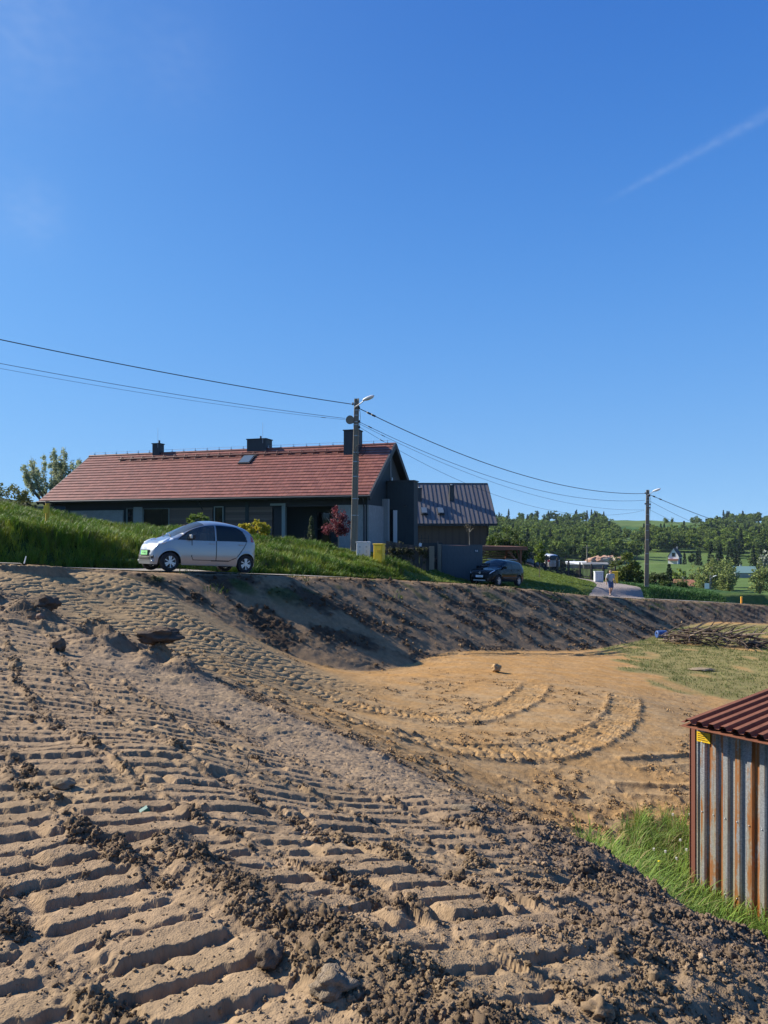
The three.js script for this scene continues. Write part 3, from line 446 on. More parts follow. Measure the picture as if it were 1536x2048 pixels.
{
  const b = at(924, 1166, 47), w = thing('entrance_wall', 'blue grey boarded wall marked 14 standing left of the black car', 'wall', V(b.x, H(b.x, 47) - 0.25, b.z), -0.2);
  for (let i = 0; i < 7; i++) part('board', box(0.365, 2.35, 0.12, -1.11 + i * 0.37, 1.18, (i % 2) * 0.012), M.wallGrey, w);
  part('post', box(0.2, 2.5, 0.3, -1.42, 1.2, 0.03), M.concrete, w); part('coping', box(2.7, 0.05, 0.2, 0.02, 2.39, 0.0), M.wallGrey, w);
  const plate = printed(64, 48, (c, W, Hh) => { c.fillStyle = '#2c4350'; c.fillRect(0, 0, W, Hh); c.fillStyle = '#cfd6d8'; c.font = 'bold 36px sans-serif'; c.textAlign = 'center'; c.fillText('14', W / 2, 37); });
  part('number_plate', box(0.3, 0.22, 0.02, 0.92, 2.02, 0.085), plate, w, 'small house number plate reading 14');
  const junk = thing('timber_stack', 'dark pile of leaning boards in the gap left of the numbered wall', 'timber', V(at(866, 1160, 47.5).x, H(3.1, 47.5) - 0.05, -47.5)), r = rng(31);
  for (let i = 0; i < 9; i++) part('board', beam(V(-0.55 + r() * 0.3, 0.1 + r() * 0.7, r() * 0.3), V(0.5 + r() * 0.2, 0.4 + r() * 0.9, -r() * 0.4), 0.09, 0.05), i % 3 ? M.plankB : M.plankC, junk);
  part('post', box(0.09, 1.9, 0.09, 0.3, 0.9, 0.1), M.plankC, junk); part('backing_panel', box(1.3, 1.8, 0.06, 0.0, 0.85, -0.6), M.fence, junk);
}
{
  const a = at(772, 1140, 44.5), f = thing('garden_fence', 'dark garden fence under ivy between yellow cabinet and boarded wall', 'fence', V(a.x, H(a.x, 44.5) - 0.1, a.z), -0.05), r = rng(44);
  for (let i = 0; i < 13; i++) part('paling', box(0.185, 1.35 + 0.1 * r(), 0.04, 0.1 + i * 0.2, 0.45 - i * 0.03, (r() - 0.5) * 0.04), r() < 0.4 ? M.plankB : M.fence, f);
  for (let i = 0; i < 2; i++) part('rail', box(2.6, 0.07, 0.05, 1.3, 0.3 + i * 0.5, -0.06, 0, 0, -0.14), M.fence, f); part('post', box(0.3, 1.4, 0.3, 2.75, 0.15, 0), M.concrete, f);
  const fl = thing('small_flag', 'small white and red flag leaning above the ivy fence', 'flag', V(2.05, EYE - 1.05, -45.3));
  part('flagpole', bar(V(-0.1, -0.9, 0), V(0.17, 0.75, 0), 0.015), M.steel, fl); part('white_band', box(0.17, 0.42, 0.02, 0.16, 0.5, 0.02, 0, 0, -0.14), M.white, fl); part('red_band', box(0.2, 0.4, 0.02, 0.06, 0.13, 0.02, 0, 0, -0.14), M.red, fl);
}
function cabinet(name, label, pos, turn, w, hh, dep, mats, two) {
  const c = thing(name, label, 'cabinet', pos, turn);
  part('plinth', box(w * 0.96, 0.35, dep * 0.94, 0, 0.0, 0), mats[1], c); const b = part('body', rbox(w, hh - 0.15, dep, 0.02, 0, hh / 2 + 0.1, 0), mats[0], c); part('lid', rbox(w + 0.06, 0.07, dep + 0.06, 0.02, 0, hh + 0.05, 0), mats[0], c);
  if (two) for (const s of [-1, 1]) { const d = part('door', rbox(w / 2 - 0.03, hh - 0.28, 0.03, 0.008, s * w / 4, hh / 2 + 0.1, dep / 2 + 0.01), mats[0], c); part('handle', rbox(0.035, 0.16, 0.03, 0.008, s * w / 4, hh / 2 + 0.05, dep / 2 + 0.035), mats[1], d); part('label_plate', box(0.09, 0.08, 0.008, s * w / 4, hh / 2 + 0.3, dep / 2 + 0.028), mats[1], d); }
  else { part('door', rbox(w - 0.08, hh * 0.48, 0.03, 0.008, 0, hh * 0.74, dep / 2 + 0.01), mats[0], c); part('door', rbox(w - 0.08, hh * 0.38, 0.03, 0.008, 0, hh * 0.27 + 0.05, dep / 2 + 0.01), mats[0], c); part('seam', box(w + 0.01, 0.025, dep + 0.01, 0, hh * 0.48, 0), mats[1], c); part('vent', box(0.18, 0.12, 0.01, 0.05, hh * 0.72, dep / 2 + 0.03), mats[1], c); }
  return c;
}
cabinet('meter_cabinet', 'pale grey two door meter cabinet beside the nearer utility pole', V(at(727, 1126, 39).x, EYE - 1.28, -39), -0.1, 0.7, 0.98, 0.3, [M.cabinet, M.cabinetDark], true);
cabinet('gas_cabinet', 'yellow gas cabinet standing left of the ivy fence', V(at(758.5, 1131, 38).x, EYE - 1.42, -38), -0.42, 0.5, 1.02, 0.34, [M.yellow, M.yellowDark], false);
cabinet('meter_cabinet', 'pale grey two door meter cabinet beside the gravel drive', V(at(1197, 1165, 68).x, H(19.74, 68) - 0.05, -68), 0.1, 0.8, 1.0, 0.35, [M.cabinet, M.cabinetDark], true);
cabinet('gas_cabinet', 'yellow gas cabinet behind the walking man', V(at(1229, 1167, 70).x, H(21.8, 70) - 0.05, -70), -0.2, 0.62, 1.1, 0.4, [M.yellow, M.yellowDark], false);
{
  const f = thing('picket_fence', 'dark picket fence across the end of the gravel drive', 'fence', [0, 0, 0]), A = [13.6, 84], B = [24.4, 78], n = 10, r = rng(9);
  for (let i = 0; i <= n; i++) { const x = lerp(A[0], B[0], i / n), d = lerp(A[1], B[1], i / n), y = H(x, d); part('post', box(0.14, 2.0, 0.14, x, y + 0.8, -d), M.fence, f); if (i < n) { const g = []; for (let k = 1; k < 9; k++) { const u = (i + k / 9) / n, X = lerp(A[0], B[0], u), D = lerp(A[1], B[1], u); g.push(box(0.085, 1.5, 0.03, X, H(X, D) + 0.8, -D, 0.5)); } part('picket_panel', g, M.fence, f); part('rail', [beam(V(x, y + 0.35, -d), V(lerp(A[0], B[0], (i + 1) / n), H(lerp(A[0], B[0], (i + 1) / n), lerp(A[1], B[1], (i + 1) / n)) + 0.35, -lerp(A[1], B[1], (i + 1) / n)), 0.05, 0.1)], M.fence, f); } }
}
{
  const g = thing('boundary_wall', 'low grey block wall on the grass at the left end of the house', 'wall', V(at(70, 1030, 50).x, EYE + 0.9, -50), 0.05);
  for (let j = 0; j < 5; j++) for (let i = 0; i < 8; i++) part('block', box(0.59, 0.235, 0.2, -2.5 + i * 0.6 + (j % 2) * 0.3, 0.12 + j * 0.24, 0), (i + j) % 3 ? M.slate : M.wallGrey, g);
}
// ---------------------------------------------------------------- marker posts
{
  const p = V(at(95, 1055, 27.5).x, 0, -27.5), b = thing('marker_post', 'slim yellow gas marker post standing in the tall grass bank', 'post', V(p.x, H(p.x, 27.5) + 0.0, p.z), 0.5);
  part('shaft', rbox(0.13, 1.5, 0.12, 0.01, 0, 0.6, 0), M.yellowDark, b); part('sign_plate', rbox(0.14, 0.3, 0.02, 0.005, -0.06, 1.05, 0.08), M.yellow, b); part('cap', rbox(0.16, 0.07, 0.15, 0.01, 0, 1.31, 0), M.plankB, b);
  const q = at(1483, 1192, 71), c = thing('marker_post', 'short orange marker post at the edge of the green field', 'post', V(q.x, H(q.x, 71), q.z)); part('shaft', rbox(0.14, 0.7, 0.13, 0.01, 0, 0.3, 0), std([0.72, 0.3, 0.03], 0.6), c); part('cap', rbox(0.17, 0.07, 0.16, 0.01, 0, 0.66, 0), M.yellow, c);
}
// ---------------------------------------------------------------- utility poles and cables
function utilityPole(label, pos, hgt, lean) {
  const g = thing('utility_pole', label, 'utility pole', pos, -0.35); g.rotation.z = lean;
  const shaft = new THREE.CylinderGeometry(0.125, 0.2, hgt, 4, 1); shaft.rotateY(Math.PI / 4); shaft.scale(1, 1, 0.85); part('shaft', toCreasedNormals(shaft.translate(0, hgt / 2, 0), 0.3), M.concrete, g);
  for (const s of [-1, 1]) part('flange', beam(V(s * 0.155, 0, 0.12), V(s * 0.1, hgt, 0.075), 0.05, 0.06), M.concrete, g);
  for (const y of [0.3, 2.2, 3.1, 4.3, 5.1, 5.6, 6.5, hgt - 0.9, hgt - 1.25, hgt - 1.4, hgt - 0.62]) { const w = lerp(0.33, 0.22, y / hgt); part('strap', rbox(w, 0.045, w * 0.9, 0.008, 0, y, 0), M.zinc, g); }
  const arm = part('lamp_arm', tube([V(-0.1, hgt - 0.5, 0.16), V(0.25, hgt - 0.3, 0.16), V(0.5, hgt - 0.12, 0.16)], 0.028, 8, 6), M.zinc, g);
  const lamp = part('street_lamp', new THREE.SphereGeometry(1, 18, 10).scale(0.36, 0.09, 0.15).rotateZ(0.34).translate(0.72, hgt - 0.02, 0.16), M.lampGrey, g); part('diffuser', new THREE.SphereGeometry(1, 16, 8).scale(0.26, 0.06, 0.12).rotateZ(0.34).translate(0.77, hgt - 0.055, 0.16), M.lampGlass, lamp);
  for (const [x, y] of [[-0.2, hgt - 0.28], [0.17, hgt - 0.5], [-0.2, hgt - 1.2], [0.2, hgt - 1.25], [0.2, hgt - 1.55]]) part('insulator', new THREE.CylinderGeometry(0.045, 0.06, 0.13, 8).translate(x, y, 0.1), M.black, g);
  part('down_lead', tube([V(0.17, hgt - 0.5, 0.12), V(0.26, hgt - 0.9, 0.13), V(0.2, hgt - 2, 0.14), V(0.22, hgt - 4, 0.15)], 0.012, 14, 4), M.cable, g);
  return g;
}
const P1 = V(-1.6, EYE - 1.0, -40), P2 = V(at(1293, 1174, 64).x, H(22.73, 64) - 0.1, -64);
const pole1 = utilityPole('tall concrete utility pole with street lamp in front of the tiled house', P1, EYE + 7.5 - P1.y, -0.018);
part('junction_box', new THREE.CylinderGeometry(0.24, 0.2, 0.2, 14).rotateX(Math.PI / 2).translate(-0.32, 7.35, 0.1), M.concrete, pole1); part('cable_coil', new THREE.TorusGeometry(0.3, 0.018, 5, 20).translate(0.3, 5.7, 0.15), M.cable, pole1);
utilityPole('concrete utility pole with street lamp beside the gravel drive', P2, EYE + 4.12 - P2.y, -0.012);
const far1 = V(at(1421, 1180, 135).x, 0, -135); far1.y = H(far1.x, 135) - 0.2;
const pole3 = utilityPole('small distant lamp pole in the valley below the green field', far1, EYE - 7.0 - far1.y, 0); part('sign_board', box(0.8, 1.0, 0.05, -0.6, 3.2, 0.1), M.white, pole3);
for (const [u, vTop, d, lab] of [[1520, 1048, 560, 'thin power pole with crossarm on the wooded hilltop'], [1174, 1090, 345, 'thin power pole behind the low buildings across the valley']]) {
  const p = at(u, vTop, d), y = H(p.x, d), g = thing('power_pole', lab, 'power pole', V(p.x, y, p.z)); part('mast', new THREE.CylinderGeometry(0.22, 0.3, Math.max(7, p.y - y), 6).translate(0, Math.max(7, p.y - y) / 2, 0), M.concrete, g); part('crossarm', box(3.2, 0.25, 0.25, 0, Math.max(7, p.y - y) - 1.2, 0), M.concrete, g);
}
function cableRun(label, a, b, sag, r, tags) {
  const pts = []; for (let i = 0; i <= 24; i++) { const t = i / 24, p = a.clone().lerp(b, t); p.y -= 4 * sag * t * (1 - t); pts.push(p); }
  const g = thing('overhead_cable', label, 'cable'); part('strand', tube(pts, r, 60, 5), M.cable, g);
  for (const t of tags ?? []) { const c = new THREE.CatmullRomCurve3(pts), p = c.getPoint(t), q = c.getPoint(t + 0.008); part('clamp', bar(p, q, r * 2.4, r * 2.4, 6), M.black, g); }
}
const A1 = P1.clone().setY(EYE + 7.25), A2 = P2.clone().setY(EYE + 3.85);
cableRun('thick black cable running left from the top of the nearer pole', V(-30, EYE + 10.0, -19.5), A1.clone().add(V(-0.15, -0.05, 0.1)), 0.55, 0.021);
cableRun('thin cable running left from the round junction box', V(-30, EYE + 9.0, -19.5), A1.clone().add(V(-0.5, -0.82, 0.1)), 0.6, 0.011);
cableRun('lowest thin cable running left below the junction box', V(-30, EYE + 8.9, -19.5), A1.clone().add(V(-0.45, -0.9, 0.12)), 0.72, 0.007, [0.955]);
cableRun('thick black cable sagging between the two utility poles', A1.clone().add(V(0.2, -0.25, 0.1)), A2.clone().add(V(-0.15, -0.05, 0)), 1.25, 0.023, [0.02, 0.03]);
cableRun('upper thin cable sagging between the two utility poles', A1.clone().add(V(0.25, -1.0, 0.1)), A2.clone().add(V(-0.15, -0.62, 0)), 1.35, 0.013, [0.02]);
cableRun('middle thin cable sagging between the two utility poles', A1.clone().add(V(0.25, -1.1, 0.1)), A2.clone().add(V(-0.2, -1.45, 0)), 1.3, 0.009, [0.05]);
cableRun('lowest thin cable sagging between the two utility poles', A1.clone().add(V(0.3, -1.3, 0.1)), A2.clone().add(V(-0.2, -1.5, 0)), 2.0, 0.009, [0.045]);
cableRun('thick black cable running right from the farther pole', A2.clone().add(V(0.2, -0.1, 0)), V(52, EYE - 0.6, -92), 0.6, 0.025, [0.02, 0.05]);
cableRun('thin cable running right below the thick one from the farther pole', A2.clone().add(V(0.2, -0.65, 0)), V(52, EYE - 1.7, -92), 1.0, 0.013);
cableRun('lowest cable running right from the farther pole', A2.clone().add(V(0.2, -1.4, 0)), V(52, EYE - 2.7, -92), 0.9, 0.01);
// ---------------------------------------------------------------- vehicles: a body skin laid out as a grid of stations and rows, cut into panels
const curve = (pts) => (x) => { let i = 0; while (i < pts.length - 2 && pts[i + 1][0] < x) i++; const a = pts[Math.max(0, i - 1)], b = pts[i], c = pts[i + 1], d = pts[Math.min(pts.length - 1, i + 2)], h = c[0] - b[0], t = clamp((x - b[0]) / h), m0 = i ? (c[1] - a[1]) / (c[0] - a[0]) : (c[1] - b[1]) / h, m1 = i < pts.length - 2 ? (d[1] - b[1]) / (d[0] - b[0]) : (c[1] - b[1]) / h, t2 = t * t, t3 = t2 * t; return (2 * t3 - 3 * t2 + 1) * b[1] + (t3 - 2 * t2 + t) * h * m0 + (-2 * t3 + 3 * t2) * c[1] + (t3 - t2) * h * m1; };
function carBody(car, S) {
  const top = curve(S.top), half = curve(S.half), belt = S.belt, xs = [], nx = 170, lo = 44, hi = 30, x0 = S.top[0][0], x1 = S.top[S.top.length - 1][0];
  for (let i = 0; i <= nx; i++) { const u = i / nx; xs.push(lerp(x0, x1, 0.5 - 0.5 * Math.cos(Math.PI * lerp(u, 0.5 - 0.5 * Math.cos(Math.PI * u), -0.35)))); }
  const sect = (x) => {
    const yt = top(x), w = half(x), b = Math.min(belt(x), yt - 0.07), arch = Math.max(...[S.front, S.rear].map((a) => { const q = S.arch ** 2 - (x - a) ** 2; return q > 0 ? S.r + Math.sqrt(q) : 0; })), y0 = Math.max(S.sill, arch), pts = [];
    for (let j = 0; j <= lo; j++) { const y = Math.min(lerp(y0, b, j / lo), b), f = (y - S.sill) / (b - S.sill); pts.push([y, w * (0.955 + 0.06 * Math.sin(Math.PI * clamp(f * 0.9)) - 0.012 * f + (arch > 0 ? 0.014 * sstep(arch + 0.09, arch, y) : 0))]); }
    const wb = pts[lo][1]; for (let j = 1; j <= hi; j++) { const q = 1 - (1 - j / hi) ** 1.9, lean = lerp(0.05, S.lean, clamp((yt - b) / 0.5)); pts.push([lerp(b, yt, q), wb * (1 - lean * q - (1 - lean) * q ** (yt - b > 0.25 ? 9 : 5))]); }
    return pts;
  };
  const n = lo + hi + 1, P = new Float32Array((nx + 1) * n * 2 * 3), grid = [];
  xs.forEach((x, i) => sect(x).forEach(([y, z], j) => { for (let s = 0; s < 2; s++) { const o = ((s * (nx + 1) + i) * n + j) * 3; P[o] = x; P[o + 1] = y; P[o + 2] = s ? z : -z; } }));
  const id = (s, i, j) => (s * (nx + 1) + i) * n + j, bins = {}, all = [];
  const put = (name, a, b, c, d, s) => { const q = s ? [a, b, c, a, c, d] : [a, c, b, a, d, c]; (bins[name] ??= []).push(...q); all.push(...q); };
  for (let s = 0; s < 2; s++) for (let i = 0; i < nx; i++) for (let j = 0; j < n - 1; j++) {
    const a = id(s, i, j), x = (xs[i] + xs[i + 1]) / 2, y = (P[a * 3 + 1] + P[id(s, i + 1, j + 1) * 3 + 1]) / 2, q = j >= lo ? 1 - (1 - (j + 0.5 - lo) / hi) ** 1.9 : -1;
    put(S.panel(x, y, q, s) + '|' + s, a, id(s, i + 1, j), id(s, i + 1, j + 1), id(s, i, j + 1), s);
  }
  for (const i of [0, nx]) for (let j = 0; j < n - 1; j++) { const q = [id(0, i, j), id(1, i, j), id(1, i, j + 1), id(0, i, j + 1)]; const f = i ? [q[0], q[1], q[2], q[0], q[2], q[3]] : [q[0], q[2], q[1], q[0], q[3], q[2]]; (bins[i ? 'front_bumper|0' : 'tailgate|0'] ??= []).push(...f); all.push(...f); }
  const whole = new THREE.BufferGeometry(); whole.setAttribute('position', new THREE.BufferAttribute(P, 3)); whole.setIndex(all); whole.computeVertexNormals();
  { const N = whole.attributes.normal; for (let i = 0; i <= nx; i++) { const a = id(0, i, n - 1), b = id(1, i, n - 1), v = V(N.getX(a) + N.getX(b), N.getY(a) + N.getY(b), 0).normalize(); N.setXYZ(a, v.x, v.y, 0); N.setXYZ(b, v.x, v.y, 0); } }
  const pieces = {};
  for (const [k, idx] of Object.entries(bins)) { const [name, s] = k.split('|'), key = S.single.includes(name) ? name : k; (pieces[key] ??= []).push(...idx); }
  for (const [k, idx] of Object.entries(pieces)) { const name = k.split('|')[0], g = new THREE.BufferGeometry(); g.setAttribute('position', whole.attributes.position); g.setAttribute('normal', whole.attributes.normal); g.setIndex(idx); const flat = g.toNonIndexed(); part(name, flat, S.mats[name] ?? S.mats.body, car); }
  part('underbody', [box(x1 - x0 - 0.5, 0.22, half(0) * 1.62, (x0 + x1) / 2, S.sill + 0.16, 0), box(S.front - S.rear - 2 * S.arch - 0.06, 0.5, half(0) * 1.7, (S.front + S.rear) / 2, S.sill + 0.3, 0)], M.black, car);
  return { sideZ: (x, y) => { const q = sect(x); let k = 0; while (k < q.length - 2 && q[k + 1][0] < y) k++; return lerp(q[k][1], q[k + 1][1], clamp((y - q[k][0]) / (q[k + 1][0] - q[k][0] || 1))); }, top };
}
function wheel(car, x, z, r, w, spokes, rimMat) {
  const s = Math.sign(z), prof = [[r * 0.62, -w / 2], [r * 0.93, -w / 2], [r, -w * 0.32], [r, w * 0.32], [r * 0.93, w / 2], [r * 0.62, w / 2]].map((p) => new THREE.Vector2(...p));
  const g = new THREE.Group(); g.name = 'wheel'; g.position.set(x, r, z); car.add(g);
  part('tyre', new THREE.LatheGeometry(prof, 28).rotateX(Math.PI / 2), std([0.018, 0.018, 0.019], 0.9), g);
  const rim = [new THREE.LatheGeometry([[r * 0.6, -w * 0.3], [r * 0.66, w * 0.48], [r * 0.6, w * 0.46], [r * 0.57, w * 0.1]].map((p) => new THREE.Vector2(...p)), 28).rotateX(Math.PI / 2 * s), new THREE.CylinderGeometry(r * 0.2, r * 0.2, w * 0.2, 16).rotateX(Math.PI / 2).translate(0, 0, s * w * 0.42)];
  for (const [a, ww] of spokes) rim.push(box(r * 0.5, ww * r, w * 0.16, r * 0.36, 0, 0).rotateZ(a).translate(0, 0, s * w * 0.41));
  part('rim', rim, rimMat, g); part('brake_disc', new THREE.CylinderGeometry(r * 0.55, r * 0.55, 0.02, 20).rotateX(Math.PI / 2).translate(0, 0, s * w * 0.1), std([0.03, 0.03, 0.032], 0.6), g);
}
const silver = std([0.30, 0.305, 0.31], 0.3, { metalness: 0.5, clearcoat: 1, clearcoatRoughness: 0.06 }), blackPaint = std([0.005, 0.0055, 0.007], 0.12, { specularIntensity: 0.35 }), whitePaint = std([0.62, 0.62, 0.6], 0.35, { clearcoat: 1, clearcoatRoughness: 0.08 });
const gap = std([0.01, 0.01, 0.01], 0.8), lens = std([0.75, 0.77, 0.78], 0.1, { clearcoat: 1 }), tail = std([0.3, 0.01, 0.01], 0.15, { clearcoat: 1 }), alloy = std([0.5, 0.51, 0.52], 0.35, { metalness: 0.6 }), plastic = std([0.02, 0.02, 0.021], 0.6), carGlass = std([0.008, 0.010, 0.011], 0.03, { specularIntensity: 0.8 });
const inside = (poly, x, y) => { let c = false; for (let i = 0, j = poly.length - 1; i < poly.length; j = i++) { const [a, b] = poly[i], [p, q] = poly[j]; if ((b > y) !== (q > y) && x < (p - a) * (y - b) / (q - b) + a) c = !c; } return c; };
const mats = (body) => ({ body, windscreen: carGlass, front_window: carGlass, rear_window: carGlass, quarter_window: carGlass, back_window: carGlass, panel_gap: gap, headlight: lens, tail_light: tail, grille: plastic, window_trim: gap });
const seeGlass = std([0.20, 0.225, 0.225], 0.02, { transmission: 0.8, thickness: 0, specularIntensity: 1 });
// --- silver hatchback, one box
{
  const f = V(at(333, 1139, 22).x, 0, -22), b = V(at(494, 1145, 23.45).x, 0, -23.45); f.y = H(f.x, 22) + 0.04; b.y = H(b.x, 23.45) + 0.04;
  const th = Math.atan2(b.z - f.z, b.x - f.x), turn = Math.PI - th + 0.12;       // nose to the left and a little towards the viewer
  const near = f.clone().add(b).multiplyScalar(0.5), away = V(Math.sin(turn), 0, Math.cos(turn));
  const car = thing('silver_hatchback', 'small rounded silver hatchback with green number plate parked on the lane', 'car', near.clone().addScaledVector(away, 0.66));
  car.rotation.set(0, turn, Math.atan2(f.y - b.y, 2.55), 'YZX');
  const belt = (x) => 0.955 + 0.03 * sstep(0.6, -1.2, x), S = {
    top: [[-1.70, 0.50], [-1.685, 0.78], [-1.64, 1.0], [-1.56, 1.22], [-1.45, 1.38], [-1.28, 1.485], [-1.0, 1.56], [-0.6, 1.603], [-0.25, 1.605], [0.1, 1.565], [0.45, 1.445], [0.8, 1.25], [1.1, 1.06], [1.3, 0.975], [1.5, 0.90], [1.63, 0.80], [1.71, 0.66], [1.76, 0.52]],
    half: [[-1.70, 0.50], [-1.66, 0.60], [-1.55, 0.69], [-1.3, 0.732], [-0.8, 0.737], [0.6, 0.735], [1.1, 0.725], [1.35, 0.69], [1.55, 0.62], [1.68, 0.53], [1.76, 0.42]],
    belt, sill: 0.20, lean: 0.20, front: 1.275, rear: -1.275, arch: 0.335, r: 0.285, single: ['windscreen', 'back_window', 'front_bumper', 'tailgate', 'body', 'bonnet', 'grille'], mats: { ...mats(silver), bonnet: silver, windscreen: seeGlass, front_window: seeGlass },
    panel(x, y, q) {
      const yt = S.curveTop(x);
      if (q > 0.80 && x > 0.13 && x < 1.12 && y > belt(x) + 0.05) return 'windscreen';
      if (q > 0.55 && x < -1.46 && y > 1.06) return 'back_window';
      if (q >= 0.03 && q < 0.78) {
        if (inside([[1.02, 0.97], [0.75, 1.15], [0.42, 1.36], [0.1, 1.47], [-0.16, 1.50], [-0.16, 0.985], [0.6, 0.965]], x, y)) return 'front_window';
        if (inside([[-0.26, 1.505], [-0.6, 1.49], [-0.9, 1.43], [-1.12, 1.3], [-1.24, 1.13], [-1.28, 1.0], [-0.26, 0.99]], x, y)) return 'rear_window';
        if (inside([[1.08, 0.95], [0.75, 1.19], [0.42, 1.40], [0.1, 1.505], [-0.4, 1.53], [-0.9, 1.465], [-1.16, 1.32], [-1.28, 1.13], [-1.31, 0.985]], x, y) && !(x > -0.235 && x < -0.185)) return 'window_trim';
      }
      if (q < 0.1 && y < 0.98) {
        const door = inside([[0.62, 0.98], [0.63, 0.5], [0.56, 0.35], [-0.65, 0.345], [-0.95, 0.47], [-1.18, 0.78], [-1.3, 0.98]], x, y), inner = inside([[0.602, 0.98], [0.612, 0.515], [0.546, 0.374], [-0.642, 0.369], [-0.93, 0.488], [-1.157, 0.792], [-1.278, 0.98]], x, y);
        if (door && (!inner || Math.abs(x + 0.21) < 0.014)) return 'panel_gap';
        if (inner) return x > -0.21 ? 'front_door' : 'rear_door';
      }
      if (x > 1.18 && x < 1.56 && q > -0.5 && inside([[1.14, 1.06], [1.42, 0.965], [1.60, 0.86], [1.56, 0.76], [1.36, 0.82], [1.16, 0.96]], x, y) && q < 0.8) return 'headlight';
      if (x > 1.10 && x < 1.62 && q > 0.45) return 'bonnet';
      if (x > 1.70 && y > 0.36 && y < 0.44) return 'grille';
      if (x < -1.45 && x > -1.66 && q >= 0 && q < 0.5 && y > 0.98 && y < 1.36) return 'tail_light';
      return 'body';
    },
  }; S.curveTop = curve(S.top);
  const B = carBody(car, S), tri = []; for (let k = 0; k < 3; k++) tri.push([Math.PI / 2 + k * TAU / 3 - 0.2, 0.16], [Math.PI / 2 + k * TAU / 3 + 0.2, 0.16], [Math.PI / 2 + k * TAU / 3 + 0.95, 0.1]);
  for (const x of [1.275, -1.275]) for (const s of [-1, 1]) wheel(car, x, s * 0.645, 0.285, 0.155, tri, alloy);
  for (const s of [-1, 1]) {
    const m = part('mirror', rbox(0.12, 0.14, 0.18, 0.03, 0.62, 1.05, s * (B.sideZ(0.62, 1.0) + 0.1)), plastic, car); part('mirror_shell', rbox(0.06, 0.12, 0.16, 0.02, 0.68, 1.06, s * (B.sideZ(0.62, 1.0) + 0.1)), silver, m);
    for (const x of [-0.06, -1.08]) part('door_handle', rbox(0.17, 0.035, 0.03, 0.01, x, 0.885, s * (B.sideZ(x, 0.885) + 0.012)), silver, car); part('fuel_flap', rbox(0.2, 0.16, 0.012, 0.005, -1.5, 0.84, s * (B.sideZ(-1.5, 0.84) - 0.004)), silver, car);
    part('headlamp', new THREE.SphereGeometry(1, 16, 10).scale(0.19, 0.05, 0.06).rotateZ(-0.42).rotateY(-s * 0.45).translate(1.37, 0.905, s * 0.585), lens, car);
    part('fog_lamp', new THREE.SphereGeometry(0.045, 10, 8).translate(1.70, 0.43, s * 0.47), plastic, car);
  }
  const plate = printed(128, 32, (c, W, Hh) => { c.fillStyle = '#8ed48a'; c.fillRect(0, 0, W, Hh); c.fillStyle = '#234f9c'; c.fillRect(0, 0, 11, Hh); c.fillStyle = '#1c3a1e'; c.font = 'bold 25px sans-serif'; c.textAlign = 'center'; c.fillText('•• ••••', 70, 26); });
  part('number_plate', box(0.02, 0.13, 0.5, 1.785, 0.535, 0), plate, car, 'green front number plate'); part('plate_holder', box(0.05, 0.17, 0.54, 1.755, 0.535, 0), plastic, car); part('lower_grille', rbox(0.06, 0.10, 0.72, 0.02, 1.745, 0.385, 0), plastic, car); part('bumper_lip', rbox(0.12, 0.07, 1.05, 0.03, 1.70, 0.29, 0), silver, car);
  { const trim = std([0.035, 0.035, 0.037], 0.9), cloth = std([0.09, 0.09, 0.095], 1); part('dashboard', rbox(0.35, 0.25, 1.2, 0.06, 0.85, 0.86, 0), trim, car); part('steering_wheel', new THREE.TorusGeometry(0.18, 0.018, 6, 20).rotateY(Math.PI / 2 - 0.35).translate(0.52, 0.98, -0.32), trim, car); for (const [x, z] of [[0.05, -0.33], [0.05, 0.33], [-0.75, -0.33], [-0.75, 0.33]]) { const s = part('seat', rbox(0.46, 0.16, 0.48, 0.05, x + 0.2, 0.58, z), cloth, car); part('seat_back', rbox(0.14, 0.58, 0.46, 0.05, x - 0.06, 0.92, z).rotateZ(0), cloth, s); part('head_rest', rbox(0.1, 0.17, 0.26, 0.04, x - 0.08, 1.3, z), cloth, s); } part('cabin_floor', box(2.5, 0.04, 1.3, -0.2, 0.44, 0), trim, car); }
  part('wiper', [bar(V(1.13, 1.06, -0.35), V(0.98, 1.15, 0.12), 0.012), bar(V(1.13, 1.06, 0.2), V(0.98, 1.15, 0.5), 0.012)], plastic, car);
  for (const s of [-1, 1]) part('steering_arm', bar(V(1.28, 0.3, s * 0.25), V(1.28, 0.28, s * 0.6), 0.04), plastic, car);
}
